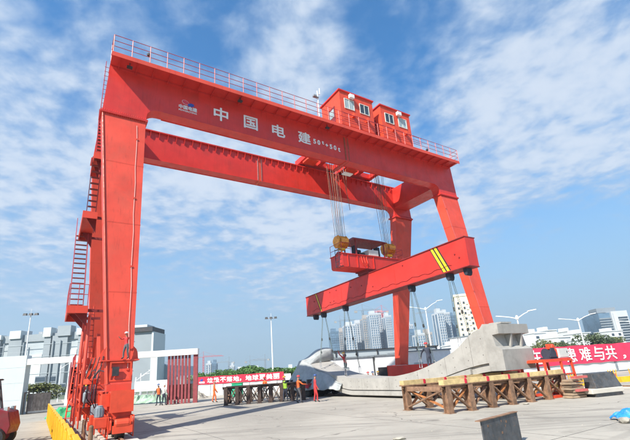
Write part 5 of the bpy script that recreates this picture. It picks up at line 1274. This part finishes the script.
# taller end bay right of the near leg
MB().box(hx(134.6), hx(152.5), -.3, 9, 0, ztopR).build('wall', HALLD, hall); MB().box(hx(134), hx(153.5), -1.0, 9, ztopR+.001, ztopR+1.3).build('roof', DKSTEEL, hall)
MB().box(hx(152.6), hx(154.4), -.6, 9, 0, ztopR-.1).build('corner_strip', HALLW, hall); MB().box(hx(131), hx(144), 2, 8, ztopR+1.301, ztopR+2.4).build('roof_box', HALLW, hall)
for k in range(5):
    for px in (58, 80):
        pass
for px, py in ((60, 378.5), (80, 378.5), (48, 379), (68, 386), (88, 386)):
    z = depth(px, py, hy).z; f = MB().box(hx(px-5), hx(px+5), -1.14, -1.002, z-.9, z+.9).build('window', GREY, hall); MB().box(hx(px-4.6), hx(px+4.6), -1.17, -1.141, z-.6, z+.6).build('pane', GLASS, f)
# second grey gabled volume behind the gate posts
sb = empty('grey_gabled_shed', (0, 105, 0), 0, 'grey stepped-roof shed seen behind the red gate posts', 'shed')
X_ = lambda px, py: (depth(px, py, 105).x, depth(px, py, 105).z)
MB().prism([(X_(157, 400)[0], 0), (X_(157, 361)[0], X_(157, 361)[1]), X_(166, 365), X_(173, 376), X_(186, 380), (X_(186, 400)[0], 0)], 0, 25).build('wall', HALLD, sb)
tw = empty('white_stair_tower', (0, 100, 0), 0, 'narrow white and grey stair tower between the hall and the gate posts', 'tower')
X2 = lambda px, py: depth(px, py, 100)
MB().box(X2(151, 380).x, X2(156.5, 380).x, 0, 5, 0, X2(154, 357).z).build('wall', HALLW, tw); MB().box(X2(152, 380).x, X2(155.5, 380).x, .5, 4, X2(154, 357).z, X2(154, 354.5).z).build('roof', HALLG, tw)
# ------------------------------------------------------------------ city
def highrise(px, w_px, py, Y, label, m_, rz=0.0, floors=None, glass=TOWG, cat='high-rise', group=None, dep=18, fins=4, name='high_rise', crown=0):
    pl_, pr_ = depth(px-w_px/2, py, Y), depth(px+w_px/2, py, Y); c_ = (pl_+pr_)/2; W_ = pr_.x-pl_.x; H_ = c_.z
    o = empty(name, (c_.x, Y, 0), rz, label, cat, group)
    MB().box(-W_/2, W_/2, 0, dep, 0, H_).build('wall', m_, o)
    nf = floors or int(H_/3.1); g_ = MB(); k = MB(); cw_ = W_/fins
    for i in range(fins):
        x0 = -W_/2+cw_*i+cw_*.18; x1 = x0+cw_*.5
        g_.box(x0, x1, -.25, -.02, 2, H_-2)
        for f in range(nf): z = 2+f*(H_-4)/nf; k.box(x0-.1, x1+.1, -.55, -.26, z, z+.55)
    for i in range(2):
        g_.box(W_/2+.02, W_/2+.25, 3+i*8, 7+i*8, 2, H_-2)
        g_.box(-W_/2-.25, -W_/2-.02, 3+i*8, 7+i*8, 2, H_-2)
    tag(g_.build('window_bands', glass, o), kind='stuff'); tag(k.build('balconies', m_, o), kind='stuff')
    MB().box(-W_*.3, W_*.3, dep*.3, dep*.7, H_+.01, H_+5+crown).build('roof', m_, o); MB().box(-W_/2-.3, W_/2+.3, -.3, -.02, H_-1.2, H_+1).build('parapet', m_, o)
    return o
G1 = 'cluster of pale residential towers behind the cabins'
words2 = ['first', 'second', 'third', 'fourth', 'fifth', 'sixth', 'seventh', 'eighth', 'ninth', 'tenth']
tl = ((334.5, 7, 333, TOWG), (342.5, 6, 332, TOWB), (350, 9, 326, TOWW), (359, 8, 324, TOWW), (366.5, 6.5, 319, TOWB), (373.5, 7, 315, TOWW), (381, 7.5, 314.5, TOWW), (388, 5, 317, TOWW), (409.5, 6, 326, TOWW), (413.5, 6, 333, TOWG))
for i, (px, w, py, m_) in enumerate(tl):
    highrise(px, w*1.2, py-1, 520+(i*37 % 60), ('blue-grey ' if m_ is TOWG else 'beige ' if m_ is TOWB else 'pale ')+f'residential tower of the central cluster, {words2[i]} from its left end', m_, .12, group=G1, fins=4)
tl = ((421, 7, 334, TOWW), (429, 6, 333, TOWB), (440.5, 6.5, 312, TOWW), (446.5, 6, 313, TOWW), (453, 7, 316, TOWG))
lab = ('pale distant tower right of the dark red crane leg', 'beige distant tower behind the double-arm lamp', 'tall pale tower left of the cream apartment block, the left one of three', 'tall pale tower left of the cream apartment block, the middle of three', 'tall blue-grey tower touching the cream apartment block')
for i, (px, w, py, m_) in enumerate(tl): highrise(px, w, py, 430+i*14, lab[i], m_, .1, group='towers left of the cream block', fins=3)
for px, w, py, m_, l_ in ((208.5, 5, 364, TOWW, 'small far pale tower just right of the red gate posts'), (214, 4.5, 363, TOWG, 'small far blue-grey tower right of the red gate posts'), (232, 4, 366, TOWW, 'small far tower above the left banner trees')):
    highrise(px, w, py, 620, l_, m_, .1, fins=2, group='far towers over the left trees')
# cream apartment block with individual windows
pA, pB = depth(454, 297, 200), depth(481, 297, 200)
ap = empty('apartment_block', (pA.x, 200, 0), -0.30, 'cream apartment block with rows of dark windows behind the right crane leg', 'apartment block')
Wd = pB.x-pA.x; Hh = pA.z
aw = MB().box(0, Wd, 0, 16, 0, Hh).build('wall', PALEW, ap); MB().box(-.3, Wd+.3, -.3, 16.3, Hh+.001, Hh+1.1).build('roof', PALEW, ap)
wm_ = MB().box(-.55, .55, -.15, -.02, -.65, .65).build('window', PALEW, ap); pn = MB().box(-.45, .45, -.2, -.151, -.55, .55).build('pane', GLASS, wm_)
first = True; nx_ = 5; nz_ = 11
for i in range(nx_):
    for k in range(nz_):
        p_ = (Wd*(i+.5)/nx_, 0, 2.5+(Hh-4.5)*(k+.5)/nz_)
        if first: wm_.location = p_; first = False; continue
        c = wm_.copy(); col.objects.link(c); c.parent = ap; c.location = p_; c2 = pn.copy(); col.objects.link(c2); c2.parent = c
bl_ = MB()
for i in (1, 2):
    for k in range(nz_): x = Wd*(i+.5)/nx_+Wd/nx_*.5; z = 2.5+(Hh-4.5)*(k+.5)/nz_; bl_.box(x-.5, x+.5, -.4, -.03, z-.9, z-.3)
tag(bl_.build('balconies', PALEW, ap), kind='stuff')

# office tower on the right
pA, pB = depth(598, 314, 260), depth(622.5, 311, 260)
of = empty('office_tower', (pA.x, 260, 0), -.15, 'grey and white banded office tower at the right edge of the skyline', 'office tower')
Wd = pB.x-pA.x; Hh = pB.z
MB().box(0, Wd*.42, 0, 22, 0, Hh-.5).build('wall', TOWG, of); MB().box(Wd*.42+.01, Wd, -1.5, 22, 0, Hh).build('wall', TOWW, of)
m = MB(); m2 = MB()
for k in range(11):
    z = 6+k*(Hh-9)/11; m.box(Wd*.50, Wd*.96, -1.9, -1.52, z, z+(Hh-9)/22); m2.box(-.2, Wd*.42, -.5, -.02, z, z+.9)
tag(m.build('window_bands', GLASS, of), kind='stuff'); tag(m2.build('spandrels', GREY, of), kind='stuff'); MB().box(Wd*.1, Wd*.8, 4, 14, Hh+.01, Hh+3).build('roof_box', GREY, of)
MB().box(Wd*.46, Wd*.60, -2.4, -1.91, 6, Hh-1).build('fin', TOWW, of)

# low white houses on the right and left of the end block
def house(px, w_px, py, Y, label, m_=PLAST, rz=.2, floors=2, cat='house', dep=9):
    a, b = depth(px-w_px/2, py, Y), depth(px+w_px/2, py, Y); W_ = b.x-a.x; H_ = max(3, (a.z+b.z)/2)
    o = empty('white_house', (a.x, Y, 0), rz, label, cat, 'low white houses beyond the right banner')
    wl = MB().box(0, W_, 0, dep, 0, H_).build('wall', m_, o); MB().box(-.2, W_+.2, -.3, dep+.2, H_+.001, H_+.35).build('roof', m_, o); MB().box(W_*.2, W_*.6, dep*.3, dep*.8, H_+.36, H_+1.8).build('roof_box', m_, o)
    n_ = max(2, int(W_/2.6)); fl = max(1, int(H_/3.0))
    for f in range(fl):
        for i in range(n_):
            x = W_*(i+.5)/n_; z = H_-3.0*f-1.6
            if z < 1: continue
            w_ = MB().box(x-.7, x+.7, -.10, -.002, z-.65, z+.65).build('window', GALV, wl); MB().box(x-.58, x+.58, -.14, -.101, z-.53, z+.53).build('pane', GLASS, w_)
        MB().box(-.1, W_+.1, -.5, -.02, H_-3.0*f-2.75, H_-3.0*f-2.6).build('ledge', m_, o)
    return o
hs = ((541, 15, 333, 150, 'white house with tiered terraces just right of the segment end block'), (552, 10, 330.5, 165, 'taller white house second right of the end block'), (566, 16, 337, 140, 'broad low white house left of the double-arm street lamp'), (573, 9, 331, 190, 'white house with roof box behind the street lamp pole'), (586, 12, 333, 170, 'white house right of the street lamp pole'), (594, 12, 339, 130, 'low white house left of the large round tree'), (616, 15, 331, 200, 'white podium below the office tower'), (531, 12, 337, 170, 'white house half hidden by the segment end block'))
random.seed(17)
for i, h_ in enumerate(hs): house(*h_, rz=(.25, .1, .3, .15, .2, .1, .1, .2)[i])
hs2 = ((414, 12, 351, 150, 'white house just right of the dark red crane leg'), (428, 16, 353, 140, 'white house behind the double-arm lamp pole'), (442, 15, 350, 150, 'long low white house left of the cream apartment block'), (458, 14, 345, 160, 'white podium at the foot of the cream apartment block'))
for i, h_ in enumerate(hs2):
    o = house(*h_, rz=.12); o['group'] = 'low white houses below the central towers'
hs3 = ((240, 9, 371.5, 160, 'pale far building over the left banner trees'), (257, 12, 370.5, 150, 'pale far building over the left banner trees near the floodlight mast'), (292, 9, 371, 150, 'pale far building right of the floodlight mast'))
for i, h_ in enumerate(hs3):
    o = house(*h_, rz=.1, m_=TOWW); o['group'] = 'far pale buildings over the left trees'

# tower cranes
def tower_crane(px, py, Y, jl, cl, rz, label, m_=GREY):
    p = depth(px, py, Y); o = empty('tower_crane', (p.x, Y, 0), rz, label, 'tower crane', 'tower cranes on the skyline'); s = 1.0; H_ = p.z
    m = MB()
    for a, b in ((-s, -s), (s, -s), (s, s), (-s, s)): m.bar((a, b, 0), (a, b, H_), .35)
    z = 0; k = 0
    while z < H_-4: m.bar((-s, -s, z), (s, -s, z+4), .25); m.bar((-s, s, z+4), (s, s, z), .25); z += 4
    m.build('mast', m_, o); m = MB()
    m.bar((-cl, 0, H_), (jl, 0, H_), .5); m.bar((0, 0, H_+2), (jl*.9, 0, H_+1.2), .35); x = 0
    while x < jl*.88: m.bar((x, 0, H_), (x+2, 0, H_+1.7), .22); m.bar((x+2, 0, H_+1.7), (x+4, 0, H_), .22); x += 4
    m.build('jib', m_, o); MB().bar((0, 0, H_), (0, 0, H_+9), .5).bar((0, 0, H_+9), (jl*.6, 0, H_+1.6), .16).bar((0, 0, H_+9), (-cl, 0, H_+.5), .16).build('apex', m_, o); MB().box(-cl, -cl+4, -1, 1, H_-3, H_-.3).build('counterweight', CONC, o)
tower_crane(362.5, 310.5, 560, 26, 12, .2, 'grey tower crane over the central cluster', GREY)
tower_crane(382, 311.5, 560, 20, 9, 2.9, 'reddish tower crane over the right of the central cluster', RED)
tower_crane(340, 321, 700, 30, 10, .1, 'grey tower crane with a long jib left of the central cluster', GREY)
tower_crane(436, 312, 480, 24, 10, 3.0, 'grey tower crane beside the towers left of the cream block', GREY)
tower_crane(203.5, 357, 700, 34, 12, .1, 'reddish tower crane beyond the red gate posts', RED)
tower_crane(229, 362, 720, 26, 10, 3.0, 'grey tower crane over the left banner trees', GREY)
tower_crane(250, 361, 700, 30, 9, .15, 'grey tower crane above the trees left of the floodlight mast', GREY)
tower_crane(265, 359, 760, 26, 9, 2.8, 'grey tower crane just left of the floodlight mast', GREY)

# ------------------------------------------------------------------ air
HAZE = True
if HAZE:
    hm = bpy.data.materials.new('pale_air'); hm.use_nodes = True; t = hm.node_tree; t.nodes.clear()
    oo = N(t, 'ShaderNodeOutputMaterial'); pv = N(t, 'ShaderNodeVolumePrincipled'); pv.inputs['Color'].default_value = (.86, .93, 1.0, 1); pv.inputs['Density'].default_value = .00045; pv.inputs['Anisotropy'].default_value = .3
    t.links.new(pv.outputs[0], oo.inputs['Volume'])
    tag(MB().box(-1110, 1310, -260, 1510, -1.1, 150).build('haze', hm), kind='stuff')
